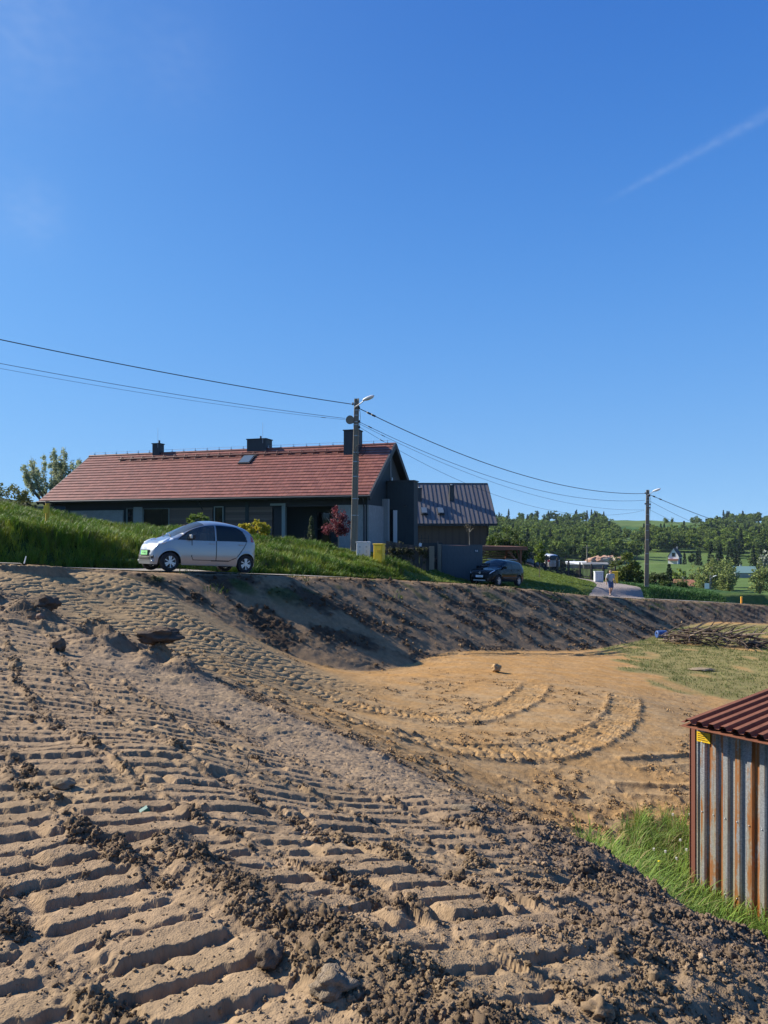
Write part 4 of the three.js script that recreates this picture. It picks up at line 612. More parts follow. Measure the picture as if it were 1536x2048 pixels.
// --- black crossover by the numbered wall
{
  const d = 46, c0 = at(993, 1174, d), car = thing('black_crossover', 'black crossover car with bright headlight parked in front of the carport', 'car'), th = 0.92, turn = Math.PI + th;
  const dir = V(Math.cos(turn), 0, -Math.sin(turn)), fy = H(c0.x + dir.x * 1.25, -(c0.z + dir.z * 1.25)), ry = H(c0.x - dir.x * 1.25, -(c0.z - dir.z * 1.25));
  car.position.set(c0.x, (fy + ry) / 2 + 0.04, c0.z); car.scale.setScalar(1.04); car.rotation.set(0, turn, Math.atan2(fy - ry, 2.5), 'YZX');
  const belt = (x) => 0.98 + 0.05 * sstep(0.8, -1.6, x), S = {
    top: [[-2.06, 0.55], [-2.05, 0.8], [-2.0, 1.05], [-1.86, 1.32], [-1.7, 1.49], [-1.4, 1.565], [-0.8, 1.60], [-0.2, 1.60], [0.15, 1.56], [0.5, 1.40], [0.85, 1.19], [1.1, 1.06], [1.4, 1.01], [1.75, 0.93], [1.95, 0.82], [2.03, 0.68], [2.07, 0.5]],
    half: [[-2.06, 0.66], [-2.0, 0.76], [-1.8, 0.83], [-1.2, 0.862], [0.8, 0.865], [1.3, 0.855], [1.7, 0.80], [1.95, 0.70], [2.07, 0.52]],
    belt, sill: 0.27, lean: 0.19, front: 1.28, rear: -1.22, arch: 0.38, r: 0.325, single: ['windscreen', 'back_window', 'front_bumper', 'tailgate', 'body', 'bonnet', 'grille'], mats: { ...mats(blackPaint), bonnet: blackPaint },
    panel(x, y, q) {
      if (q > 0.8 && x > 0.18 && x < 1.1 && y > belt(x) + 0.06) return 'windscreen'; if (q > 0.5 && x < -1.72 && y > 1.08) return 'back_window';
      if (q >= 0.03 && q < 0.76) { if (inside([[1.0, 1.01], [0.7, 1.2], [0.4, 1.38], [0.1, 1.48], [-0.3, 1.5], [-0.3, 1.02]], x, y)) return 'front_window'; if (inside([[-0.38, 1.5], [-0.9, 1.5], [-1.3, 1.46], [-1.38, 1.06], [-0.38, 1.03]], x, y)) return 'rear_window'; if (inside([[-1.46, 1.45], [-1.72, 1.36], [-1.8, 1.1], [-1.46, 1.07]], x, y)) return 'quarter_window'; }
      if (q < 0.05 && y < 1.02) { const dr = inside([[0.75, 1.02], [0.75, 0.4], [-0.82, 0.4], [-1.15, 0.7], [-1.4, 1.02]], x, y); if (dr && (Math.abs(x + 0.34) < 0.012 || !inside([[0.735, 1.02], [0.735, 0.415], [-0.81, 0.415], [-1.135, 0.71], [-1.385, 1.02]], x, y))) return 'panel_gap'; if (dr) return x > -0.34 ? 'front_door' : 'rear_door'; }
      if (x > 1.62 && x < 2.02 && q > -0.6 && q < 0.45 && y > 0.72 && y < 0.93) return 'headlight'; if (x > 1.12 && x < 1.85 && q > 0.4) return 'bonnet'; if (x > 2.02 && y > 0.32 && y < 0.46) return 'grille'; if (x < -1.9 && y > 0.85 && y < 1.15) return 'tail_light'; return 'body';
    },
  };
  const B = carBody(car, S), five = []; for (let k = 0; k < 5; k++) five.push([k * TAU / 5 + 0.3, 0.17]);
  for (const x of [1.28, -1.22]) for (const s of [-1, 1]) { wheel(car, x, s * 0.76, 0.325, 0.2, five, alloy); }
  for (const s of [-1, 1]) { part('mirror', rbox(0.14, 0.15, 0.2, 0.04, 0.68, 1.1, s * (B.sideZ(0.68, 1.05) + 0.1)), blackPaint, car); for (const x of [-0.2, -1.15]) part('door_handle', rbox(0.2, 0.035, 0.03, 0.01, x, 0.95, s * (B.sideZ(x, 0.95) + 0.012)), blackPaint, car); part('roof_rail', bar(V(0.1, 1.6, s * 0.6), V(-1.4, 1.59, s * 0.6), 0.02), alloy, car); part('side_moulding', rbox(1.9, 0.06, 0.02, 0.008, -0.1, 0.52, s * (B.sideZ(-0.1, 0.52) + 0.006)), plastic, car); }
  const plate = printed(128, 32, (c, W, Hh) => { c.fillStyle = '#e8eaea'; c.fillRect(0, 0, W, Hh); c.fillStyle = '#234f9c'; c.fillRect(0, 0, 11, Hh); c.fillStyle = '#222'; c.font = 'bold 25px sans-serif'; c.textAlign = 'center'; c.fillText('•• ••••', 70, 26); });
  part('number_plate', box(0.02, 0.12, 0.5, 2.10, 0.56, 0), plate, car, 'white front number plate'); part('badge', new THREE.CylinderGeometry(0.06, 0.06, 0.02, 14).rotateZ(Math.PI / 2).translate(2.04, 0.76, 0), alloy, car); part('skid_plate', rbox(0.12, 0.08, 0.8, 0.02, 2.02, 0.32, 0), alloy, car);
}
// --- white estate beyond the lawn
{
  const c0 = at(1083, 1140, 87), car = thing('white_estate_car', 'white estate car seen from behind at the top of the lawn', 'car', V(c0.x, H(c0.x, 87) + 0.25, c0.z), 1.15 + Math.PI * 0);
  car.rotation.y = 2.1;
  const belt = (x) => 1.02, S = {
    top: [[-2.3, 0.6], [-2.28, 1.0], [-2.2, 1.4], [-2.05, 1.66], [-1.6, 1.74], [0, 1.76], [0.4, 1.68], [1.05, 1.18], [1.5, 1.1], [2.0, 1.0], [2.2, 0.8], [2.26, 0.55]], half: [[-2.3, 0.72], [-2.2, 0.84], [-1.8, 0.89], [1.6, 0.88], [2.0, 0.8], [2.26, 0.6]],
    belt, sill: 0.3, lean: 0.13, front: 1.4, rear: -1.35, arch: 0.4, r: 0.34, single: ['windscreen', 'back_window', 'body', 'front_bumper', 'tailgate'], mats: mats(whitePaint),
    panel(x, y, q) { if (q > 0.8 && x > 0.4 && x < 1.05) return 'windscreen'; if (q > 0.3 && x < -2.12 && y > 1.05) return 'back_window'; if (q > 0.06 && q < 0.72 && x < 0.75 && x > -2.1 && Math.abs(x + 0.2) > 0.05 && Math.abs(x + 1.2) > 0.05) return x > -0.2 ? 'front_window' : x > -1.2 ? 'rear_window' : 'quarter_window'; if (x < -2.0 && y > 0.85 && y < 1.3 && q < 0.1) return 'tail_light'; return 'body'; },
  };
  carBody(car, S); for (const x of [1.4, -1.35]) for (const s of [-1, 1]) wheel(car, x, s * 0.78, 0.34, 0.22, [[0.3, 0.2], [1.55, 0.2], [2.8, 0.2], [4.1, 0.2], [5.3, 0.2]], alloy);
  part('back_window', box(0.03, 0.5, 1.3, -2.26, 1.3, 0, 0, 0, -0.14), carGlass, car); part('number_plate', box(0.02, 0.12, 0.5, -2.32, 0.8, 0), M.white, car);
}
// ---------------------------------------------------------------- walking man
{
  const p = at(1221, 1190, 52), man = thing('person', 'man in grey t-shirt and blue shorts walking up the gravel drive', 'person', V(p.x, H(p.x, 52) + 0.14, p.z), 0.15), K = 1.78;
  const field = (bones, cellN, c, s, mat, name, parent) => {   // smooth union of tapered capsules, meshed
    const mc = new MarchingCubes(cellN, mat, false, false, 200000), k = 0.035; mc.isolation = 0; const h = cellN / 2, q = new THREE.Vector3();
    for (let z = 0; z < cellN; z++) for (let y = 0; y < cellN; y++) for (let x = 0; x < cellN; x++) {
      q.set((x - h) / h * s + c[0], (y - h) / h * s + c[1], (z - h) / h * s + c[2]); let dm = 9;
      for (const [a, b, ra, rb, sq] of bones) { const ux = b[0] - a[0], uy = b[1] - a[1], uz = b[2] - a[2], L = ux * ux + uy * uy + uz * uz || 1e-9, t = clamp(((q.x - a[0]) * ux + (q.y - a[1]) * uy + (q.z - a[2]) * uz) / L), f = sq ?? 1, d = Math.hypot(q.x - a[0] - t * ux, q.y - a[1] - t * uy, (q.z - a[2] - t * uz) / f) - lerp(ra, rb, t); const hh = clamp(0.5 + 0.5 * (dm - d) / k); dm = lerp(dm, d, hh) - k * hh * (1 - hh); }
      mc.field[x + y * cellN + z * cellN * cellN] = -dm;
    }
    mc.update(); const n = mc.count, g = new THREE.BufferGeometry(); g.setAttribute('position', new THREE.BufferAttribute(mc.positionArray.slice(0, n * 3).map((v, i) => v * s + c[i % 3]), 3)); g.setAttribute('normal', new THREE.BufferAttribute(mc.normalArray.slice(0, n * 3), 3)); return part(name, g, mat, parent);
  };
  const skin = std([0.42, 0.25, 0.17], 0.6), hipL = [-0.1, 0.93, 0], hipR = [0.1, 0.93, 0], kneeL = [-0.1, 0.5, 0.14], ankL = [-0.09, 0.09, 0.12], kneeR = [0.1, 0.5, 0.02], ankR = [0.09, 0.13, -0.22];
  const shL = [-0.21, 1.43, 0], elL = [-0.30, 1.15, -0.06], wrL = [-0.34, 0.92, 0.06], shR = [0.21, 1.43, 0], elR = [0.29, 1.16, -0.08], wrR = [0.30, 0.95, 0.10], fingers = [];
  for (const [w, s] of [[wrL, -1], [wrR, 1]]) { fingers.push([w, [w[0], w[1] - 0.09, w[2] + 0.02], 0.028, 0.034, 0.7]); for (let i = 0; i < 4; i++) fingers.push([[w[0] + s * 0.005, w[1] - 0.09, w[2] - 0.02 + i * 0.018], [w[0] - s * 0.012, w[1] - 0.165 + Math.abs(i - 1.6) * 0.008, w[2] - 0.01 + i * 0.018], 0.0095, 0.008]); fingers.push([[w[0], w[1] - 0.04, w[2] + 0.035], [w[0] - s * 0.02, w[1] - 0.10, w[2] + 0.065], 0.011, 0.009]); }
  const body = field([[hipL, kneeL, 0.085, 0.056], [kneeL, [-0.1, 0.38, 0.12], 0.056, 0.056], [[-0.1, 0.38, 0.12], ankL, 0.056, 0.036], [hipR, kneeR, 0.085, 0.056], [kneeR, [0.1, 0.4, -0.07], 0.056, 0.056], [[0.1, 0.4, -0.07], ankR, 0.056, 0.036], [ankL, [-0.09, 0.05, 0.24], 0.042, 0.035], [ankR, [0.09, 0.04, -0.11], 0.042, 0.033],
    [[0, 0.95, 0], [0, 1.2, 0.01], 0.13, 0.14, 0.75], [[0, 1.2, 0.01], [0, 1.4, 0], 0.15, 0.15, 0.7], [shL, [0, 1.44, 0], 0.065, 0.09], [shR, [0, 1.44, 0], 0.065, 0.09], [shL, elL, 0.055, 0.042], [elL, wrL, 0.042, 0.028], [shR, elR, 0.055, 0.042], [elR, wrR, 0.042, 0.028], [[0, 1.45, 0], [0, 1.56, 0.01], 0.058, 0.055], [[0, 1.62, 0.02], [0, 1.69, 0.0], 0.075, 0.09], [[0, 1.585, 0.055], [0, 1.6, 0.05], 0.04, 0.04], [[0, 1.655, 0.09], [0, 1.63, 0.115], 0.012, 0.016], [[-0.085, 1.65, 0], [-0.09, 1.66, 0], 0.02, 0.02], [[0.085, 1.65, 0], [0.09, 1.66, 0], 0.02, 0.02], ...fingers], 110, [0, 0.9, 0], 0.95, skin, 'body', man);
  for (const s of [-1, 1]) { part('eye', new THREE.SphereGeometry(0.012, 8, 6).translate(s * 0.032, 1.665, 0.083), M.black, body); }
  part('mouth', rbox(0.05, 0.01, 0.01, 0.003, 0, 1.60, 0.094), std([0.3, 0.1, 0.08], 0.6), body);
  field([[[0, 1.0, 0.0], [0, 1.2, 0.015], 0.165, 0.172, 0.75], [[0, 1.2, 0.01], [0, 1.38, 0], 0.175, 0.165, 0.72], [shL, [0, 1.44, 0], 0.085, 0.1], [shR, [0, 1.44, 0], 0.085, 0.1], [shL, [-0.265, 1.25, -0.04], 0.08, 0.075], [shR, [0.26, 1.25, -0.05], 0.08, 0.075]], 80, [0, 1.2, 0], 0.5, std([0.40, 0.40, 0.40], 0.9), 'shirt', man);
  field([[[-0.06, 0.97, 0], [0.06, 0.97, 0], 0.14, 0.14, 0.85], [hipL, [-0.105, 0.6, 0.11], 0.115, 0.1], [hipR, [0.105, 0.6, 0.03], 0.115, 0.1]], 80, [0, 0.85, 0], 0.5, std([0.06, 0.09, 0.17], 0.9), 'shorts', man);
  part('hair', new THREE.SphereGeometry(0.098, 16, 10, 0, TAU, 0, 1.15).rotateX(-0.35).translate(0, 1.685, -0.004), std([0.16, 0.12, 0.09], 0.9), man);
  for (const [a, x] of [[[-0.09, 0.045, 0.17], -0.09], [[0.09, 0.05, -0.18], 0.09]]) part('shoe', new THREE.SphereGeometry(1, 12, 8).scale(0.05, 0.05, 0.14).translate(a[0], a[1], a[2]), std([0.05, 0.05, 0.055], 0.8), man);
}
// ---------------------------------------------------------------- corrugated metal shed
{
  const turn = -0.899, s = thing('metal_shed', 'rusty galvanised corrugated shed with brown ribbed roof', 'shed', V(3.84, EYE - 4.55, -9.15), turn), L = 3.2, Dp = 3.0, Ht = 2.28;
  const wallTex = noiseTex(1024, (u, v) => {
    const m = u * L, k = (m / 0.14) % 1, spang = 0.5 + 0.5 * tileN(u, v, 120, 9), zinc = [0.47 + 0.2 * spang, 0.48 + 0.2 * spang, 0.49 + 0.2 * spang], rust = [0.63, 0.37, 0.17], pale = [0.66, 0.60, 0.44];
    const col = Math.floor(m / 0.07), hsh = hash(col * 3.1), lineN = n2(m * 26, v * 0.7) * 0.5 + n2(m * 9, v * 0.25 + 4) * 0.5;
    let c = mixc(zinc, pale, clamp(0.25 + 0.6 * n2(m * 7 + 2, v * 1.1)) * (0.25 + 0.6 * (1 - v)));
    c = mixc(c, rust, clamp((hsh > 0.55 ? 0.75 : 0.0) * sstep(-0.5, 0.35, lineN + 0.5 * n2(m * 5, v * 4) + 0.25 * n2(m * 30, v * 30)) + 0.8 * sstep(0.35, 0.7, lineN + 0.3 * n2(m * 12, v * 7)) + 0.7 * sstep(0.16, 0.0, v + 0.06 * n2(m * 20, 3))));
    const streak = sstep(0.55, 0.8, n2(m * 40, v * 1.5)); return mixc(c, [0.42, 0.22, 0.10], streak * 0.4);
  }, true);
  const wallMat = std([1, 1, 1], 0.42, { map: wallTex, metalness: 0.15 });
  const ribbed = (len, hh, pitch, depth, thick = 0.0, from = 0, to = Math.round(len / pitch)) => {   // trapezoid sheet in x (along) and y (up)
    const P = [], T = [], idx = [], n = to; const prof = []; for (let i = from; i < n; i++) for (const [f, o] of [[0, 0], [0.38, 0], [0.5, 1], [0.88, 1]]) prof.push([(i + f) * pitch, o * depth]); prof.push([n * pitch, 0]);
    for (let i = 0; i < prof.length - 1; i++) { const [a, za] = prof[i], [b, zb] = prof[i + 1], o = P.length / 3; for (const [x, z] of [[a, za], [b, zb]]) for (const y of [0, hh]) { P.push(x, y, z); T.push(x / len, y / hh); } idx.push(o, o + 2, o + 3, o, o + 3, o + 1); }
    const g = new THREE.BufferGeometry(); g.setAttribute('position', new THREE.BufferAttribute(new Float32Array(P), 3)); g.setAttribute('uv', new THREE.BufferAttribute(new Float32Array(T), 2)); g.setIndex(idx); g.computeVertexNormals(); return g;
  };
  for (let i = 0; i < 4; i++) { const w = part('wall_sheet', ribbed(L, Ht, 0.143, 0.032, 0, i * 6, Math.min(22, i * 6 + 6)).rotateZ((hash(i) - 0.5) * 0.006).translate(0.02, (hash(i + 4) - 0.5) * 0.02, (i % 2) * 0.005), wallMat, s, 'galvanised ribbed front sheet streaked with rust'); for (let k = 0; k < 6; k++) for (const y of [0.3, 1.2, 2.05]) if (i * 6 + k < 22) part('screw', new THREE.SphereGeometry(0.008, 6, 4).translate((i * 6 + k + 0.7) * 0.143 + 0.02, y, 0.036 + (i % 2) * 0.005), M.zinc, w); } part('wall_sheet', ribbed(Dp, Ht, 0.143, 0.03).rotateY(-Math.PI / 2).scale(1, 1, 1).translate(0, 0, -Dp), wallMat, s); part('wall_sheet', ribbed(L, Ht, 0.143, 0.03).translate(0, 0, -Dp), wallMat, s); part('wall_sheet', ribbed(Dp, Ht, 0.143, 0.03).rotateY(-Math.PI / 2).translate(L, 0, -Dp), wallMat, s);
  part('corner_trim', [box(0.05, Ht, 0.004, 0.01, Ht / 2, 0.04), box(0.004, Ht, 0.06, -0.036, Ht / 2, 0.01)], std([0.20, 0.075, 0.05], 0.5), s);
  part('frame', [box(0.04, Ht, 0.04, 0.05, Ht / 2, -0.05), box(L, 0.04, 0.04, L / 2, Ht - 0.05, -0.05)], std([0.2, 0.08, 0.05], 0.7), s);
  const roofMat = std([0.215, 0.084, 0.048], 0.85, { map: grainTex, specularIntensity: 0.4 }), roof = part('roof_sheet', ribbed(L + 0.5, Dp + 0.6, 0.143, 0.045).rotateX(-Math.PI / 2 + 0.045).translate(-0.04, Ht + 0.02, 0.25), roofMat, s, 'dark red brown ribbed roof sheet');
  part('roof_underside', box(L + 0.44, 0.006, Dp + 0.5, L / 2 + 0.19, Ht + 0.055, -Dp / 2 + 0.03, 0, 0.045), roofMat, s);
  const sticker = printed(96, 64, (c, W, Hh) => { c.fillStyle = '#d8b021'; c.fillRect(0, 0, W, Hh); c.fillStyle = '#4a3a10'; for (let i = 0; i < 4; i++) c.fillRect(8, 10 + i * 13, 50 + (i * 17) % 30, 5); });
  part('sticker', box(0.17, 0.12, 0.003, 0.14, Ht - 0.17, 0.038), sticker, s, 'faded yellow printed sticker under the eave');
}
// ---------------------------------------------------------------- barrel, brushwood, stones
{
  const d = 39, p = at(1323, 1285, d), y = HR(p.x, d), b = thing('plastic_barrel', 'blue plastic barrel lying on the soil beside the brushwood', 'barrel', V(p.x, y + 0.2, p.z), 0.15), blue = std([0.03, 0.075, 0.22], 0.5);
  part('drum', new THREE.LatheGeometry([[0, -0.29], [0.17, -0.29], [0.205, -0.26], [0.21, -0.18], [0.2, -0.15], [0.215, -0.1], [0.215, 0.1], [0.2, 0.15], [0.21, 0.18], [0.2, 0.26], [0.16, 0.29], [0, 0.29]].map((q) => new THREE.Vector2(...q)), 24).rotateZ(Math.PI / 2), blue, b); part('bung', new THREE.CylinderGeometry(0.045, 0.045, 0.03, 12).rotateZ(Math.PI / 2).translate(-0.3, 0.08, 0.03), M.black, b);
}
{
  const r = rng(77), d0 = 34.5, c = at(1412, 1298, d0), pile = thing('brushwood_pile', 'long heap of cut branches and sticks on the thin grass', 'branches', V(c.x, HR(c.x, d0), c.z), 0), ms = [std([0.10, 0.066, 0.047], 0.95), std([0.062, 0.041, 0.031], 0.95), std([0.21, 0.16, 0.12], 0.95)];
  for (let i = 0; i < 170; i++) {
    const u = (r() - 0.5), x = u * 3.5, dz = u * -2.4 + (r() - 0.5) * 1.1, hgt = (0.75 - u * 0.3) * Math.max(0.2, 1 - (u * 1.7) ** 2) * r(), L = 0.5 + r() * 1.5, a = (r() - 0.5) * 1.9 + (r() < 0.25 ? 1.6 : 0), t = (r() - 0.42) * 0.8, gy = HR(c.x + x, d0 + dz) - pile.position.y;
    const p = V(x, gy + 0.05 + hgt, -dz), q = p.clone().add(V(Math.cos(a) * Math.cos(t), Math.sin(t), Math.sin(a) * Math.cos(t)).multiplyScalar(L)), m = p.clone().lerp(q, 0.5).add(V((r() - 0.5) * 0.15, (r() - 0.3) * 0.12, (r() - 0.5) * 0.15)), rad = 0.016 + r() * r() * 0.05;
    part('branch', [bar(p, m, rad, rad * 0.8, 5), bar(m, q, rad * 0.8, rad * 0.4, 5)], ms[Math.floor(r() * 3)], pile);
  }
}
function lump(seed, r, sx = 1, sy = 0.7, sz = 1, rough = 0.3, detail = 3) {
  const g = mergeVertices(new THREE.IcosahedronGeometry(1, detail).deleteAttribute('normal').deleteAttribute('uv')), p = g.attributes.position, v = new THREE.Vector3();
  for (let i = 0; i < p.count; i++) { v.fromBufferAttribute(p, i); const k = 1 + rough * n3(v.x * 1.1 + seed * 7, v.y * 1.1, v.z * 1.1) + rough * 0.55 * n3(v.x * 2.6 + seed, v.y * 2.6, v.z * 2.6) + rough * 0.32 * n3(v.x * 6, v.y * 6 + seed, v.z * 6) + rough * 0.2 * (detail > 2 ? n3(v.x * 14, v.y * 14 + seed, v.z * 14) : 0); p.setXYZ(i, v.x * k * r * sx, v.y * k * r * sy, v.z * k * r * sz); }
  const uv = new Float32Array(p.count * 2); for (let i = 0; i < p.count; i++) { uv[i * 2] = (p.getX(i) + p.getZ(i) * 0.7) * 0.6 / Math.max(r, 0.3); uv[i * 2 + 1] = (p.getY(i) + p.getZ(i) * 0.4) * 0.6 / Math.max(r, 0.3); } g.setAttribute('uv', new THREE.BufferAttribute(uv, 2));
  g.computeVertexNormals(); return g;
}
const earth = { specularIntensity: 0.2, map: grainTex, bumpMap: bumpTex, bumpScale: 0.008 }, clodMat = std([0.17, 0.125, 0.088], 1, earth), stoneMat = std([0.25, 0.195, 0.135], 1, earth), paleStone = std([0.30, 0.232, 0.155], 1, earth), rockMat = std([0.125, 0.095, 0.072], 1, earth);
const rest3 = (name, label, cat, x, d, geo, mat, sink = 0.3, ry = 0) => { geo.computeBoundingBox(); const b = geo.boundingBox, m = solo(name, geo, mat, label, cat); m.position.set(x, HR(x, d) - b.min.y - (b.max.y - b.min.y) * sink, -d); m.rotation.y = ry; return m; };
rest3('earth_boulder', 'large dark rounded boulder on the soil ridge at left', 'boulder', at(92, 0, 13.9).x, 13.9, lump(2, 0.20, 1.15, 0.75, 0.9, 0.26, 5), rockMat, 0.2);
rest3('earth_block', 'broken dark slab of earth at the right end of the ridge', 'earth block', at(318, 0, 12.7).x, 12.7, lump(5, 0.27, 1.3, 0.5, 0.7, 0.36, 5), rockMat, 0.2, 0.3);
rest3('earth_clod', 'brown clod leaning on the prints below the boulder', 'clod', at(115, 0, 11.4).x, 11.4, lump(8, 0.12, 1, 0.95, 0.9, 0.25, 4), clodMat, 0.2);
rest3('field_stone', 'small reddish stone beside the dark boulder', 'stone', at(80, 0, 13.4).x, 13.4, lump(3, 0.07, 1, 0.9, 1, 0.2), std([0.2, 0.13, 0.09], 1), 0.25);
rest3('field_stone', 'single angular stone in the middle of the bare pit floor', 'stone', at(997, 1338, 20.4).x, 20.8, lump(13, 0.12, 1.05, 0.95, 0.9, 0.3), std([0.36, 0.23, 0.11], 1), 0.1);
rest3('flat_stone', 'flat pale slab lying on the thin grass', 'slab', at(1405, 1338, 25.5).x, 25.6, lump(51, 0.36, 1.15, 0.14, 0.6, 0.25, 3), paleStone, 0.1);
rest3('flat_stone', 'thin pale slab half buried in the near heap', 'slab', 0.66, 6.1, lump(52, 0.1, 1.2, 0.28, 0.6, 0.3, 3), stoneMat, 0.1);
rest3('field_stone', 'pale angular stone on the near left prints', 'stone', at(128, 1577, 4.75).x, 4.75, lump(21, 0.06, 1.15, 0.6, 0.8, 0.25), paleStone, 0.2);
rest3('earth_clod', 'largest grey clod at the bottom edge of the picture', 'clod', at(665, 2030, 2.5).x, 2.55, lump(31, 0.06, 1.15, 0.8, 0.9, 0.34, 5), std([0.27, 0.21, 0.15], 1, earth), 0.4);
rest3('earth_clod', 'round dark clod at the foot of the crumbly streak', 'clod', at(540, 1965, 2.75).x, 2.75, lump(33, 0.05, 1, 0.95, 1, 0.3, 4), clodMat, 0.2);
rest3('plastic_scrap', 'scrap of green plastic pressed into the soil', 'scrap', at(289, 1625, 4.45).x, 4.45, box(0.05, 0.035, 0.03, 0, 0, 0, 0.4, 0.3, 0.5), std([0.01, 0.12, 0.10], 0.6), 0.1);
{ const t = solo('bent_twig', tube([V(0, 0, 0), V(0.03, 0.08, 0), V(0.02, 0.15, 0.02), V(0.06, 0.19, 0.02)], 0.005, 10, 5), M.bark, 'dark upright twig standing in the prints', 'twig'); const x = at(490, 0, 6).x; t.position.set(x, HR(x, 6) - 0.02, -6); }
{ const p = at(45, 1133, 18.4), t = solo('white_peg', bar(V(0, 0, 0), V(0.09, 0.34, 0), 0.014, 0.012, 6), M.white, 'small white peg leaning at the lane edge', 'peg'); t.position.set(p.x, H(p.x, 18.4) - 0.05, p.z); }
// ---------------------------------------------------------------- vegetation
function stuff(name, geo, mat, list, label, category) {   // list of [Matrix4, [r,g,b]]
  const m = new THREE.InstancedMesh(geo, mat, list.length); list.forEach(([mx, c], i) => { m.setMatrixAt(i, mx); if (c) m.setColorAt(i, rgb(...c)); });
  m.name = numbered(name); m.castShadow = m.receiveShadow = true; tag(m, label, category, null, 'stuff'); scene.add(m); return m;
}
function tuft(seed, n, hgt, wid, spread, bend) {           // a bunch of tapered bent blades
  const r = rng(seed), P = [], idx = [];
  for (let i = 0; i < n; i++) {
    const a = r() * TAU, rad = Math.sqrt(r()) * spread, h = hgt * (0.55 + 0.6 * r()), b = bend * (0.3 + r()), x = Math.cos(r() * TAU) * rad, z = Math.sin(r() * TAU) * rad, w = wid * (0.6 + 0.6 * r()), ux = Math.cos(a), uz = Math.sin(a), o = P.length / 3, lv = [[0, 0, 1], [0.5, 0.25, 0.85], [0.85, 0.65, 0.5], [1, 1, 0.02]];
    for (const [f, g, k] of lv) { const cx = x + ux * b * g * h, cz = z + uz * b * g * h, y = f * h * (1 - 0.25 * b * g); P.push(cx - uz * w * k / 2, y, cz + ux * w * k / 2, cx + uz * w * k / 2, y, cz - ux * w * k / 2); }
    for (let k = 0; k < 3; k++) idx.push(o + 2 * k, o + 2 * k + 1, o + 2 * k + 3, o + 2 * k, o + 2 * k + 3, o + 2 * k + 2);
  }
  const g = new THREE.BufferGeometry(); g.setAttribute('position', new THREE.BufferAttribute(new Float32Array(P), 3)); g.setIndex(idx); g.computeVertexNormals(); return g;
}
const bladeMat = new THREE.MeshPhysicalMaterial({ color: rgb(1, 1, 1), roughness: 0.65, specularIntensity: 0.35, transmission: 0.42, thickness: 0, side: THREE.DoubleSide });
const qd = new THREE.Quaternion(), eu = new THREE.Euler();
const spot = (x, y, z, turn, s, sy = s, tilt = 0) => new THREE.Matrix4().compose(V(x, y, z), qd.setFromEuler(eu.set(tilt, turn, tilt * 0.6)), V(s, sy, s));
function scatter(seed, n, x0, x1, d0, d1, fn) { const r = rng(seed), out = []; for (let i = 0; i < n; i++) { const x = lerp(x0, x1, r()), d = lerp(d0, d1, r()), q = fn(x, d, r); if (q) out.push(q); } return out; }
const green = (r, base, v = 0.3) => { const k = 1 + (r() - 0.5) * 2 * v, y = (r() - 0.5) * v; return [base[0] * k * (1 + y), base[1] * k, base[2] * k * (1 - y * 0.5)]; };
const lawnAt = (x, d) => x - 0.5 + (d - 38) * 0.05;
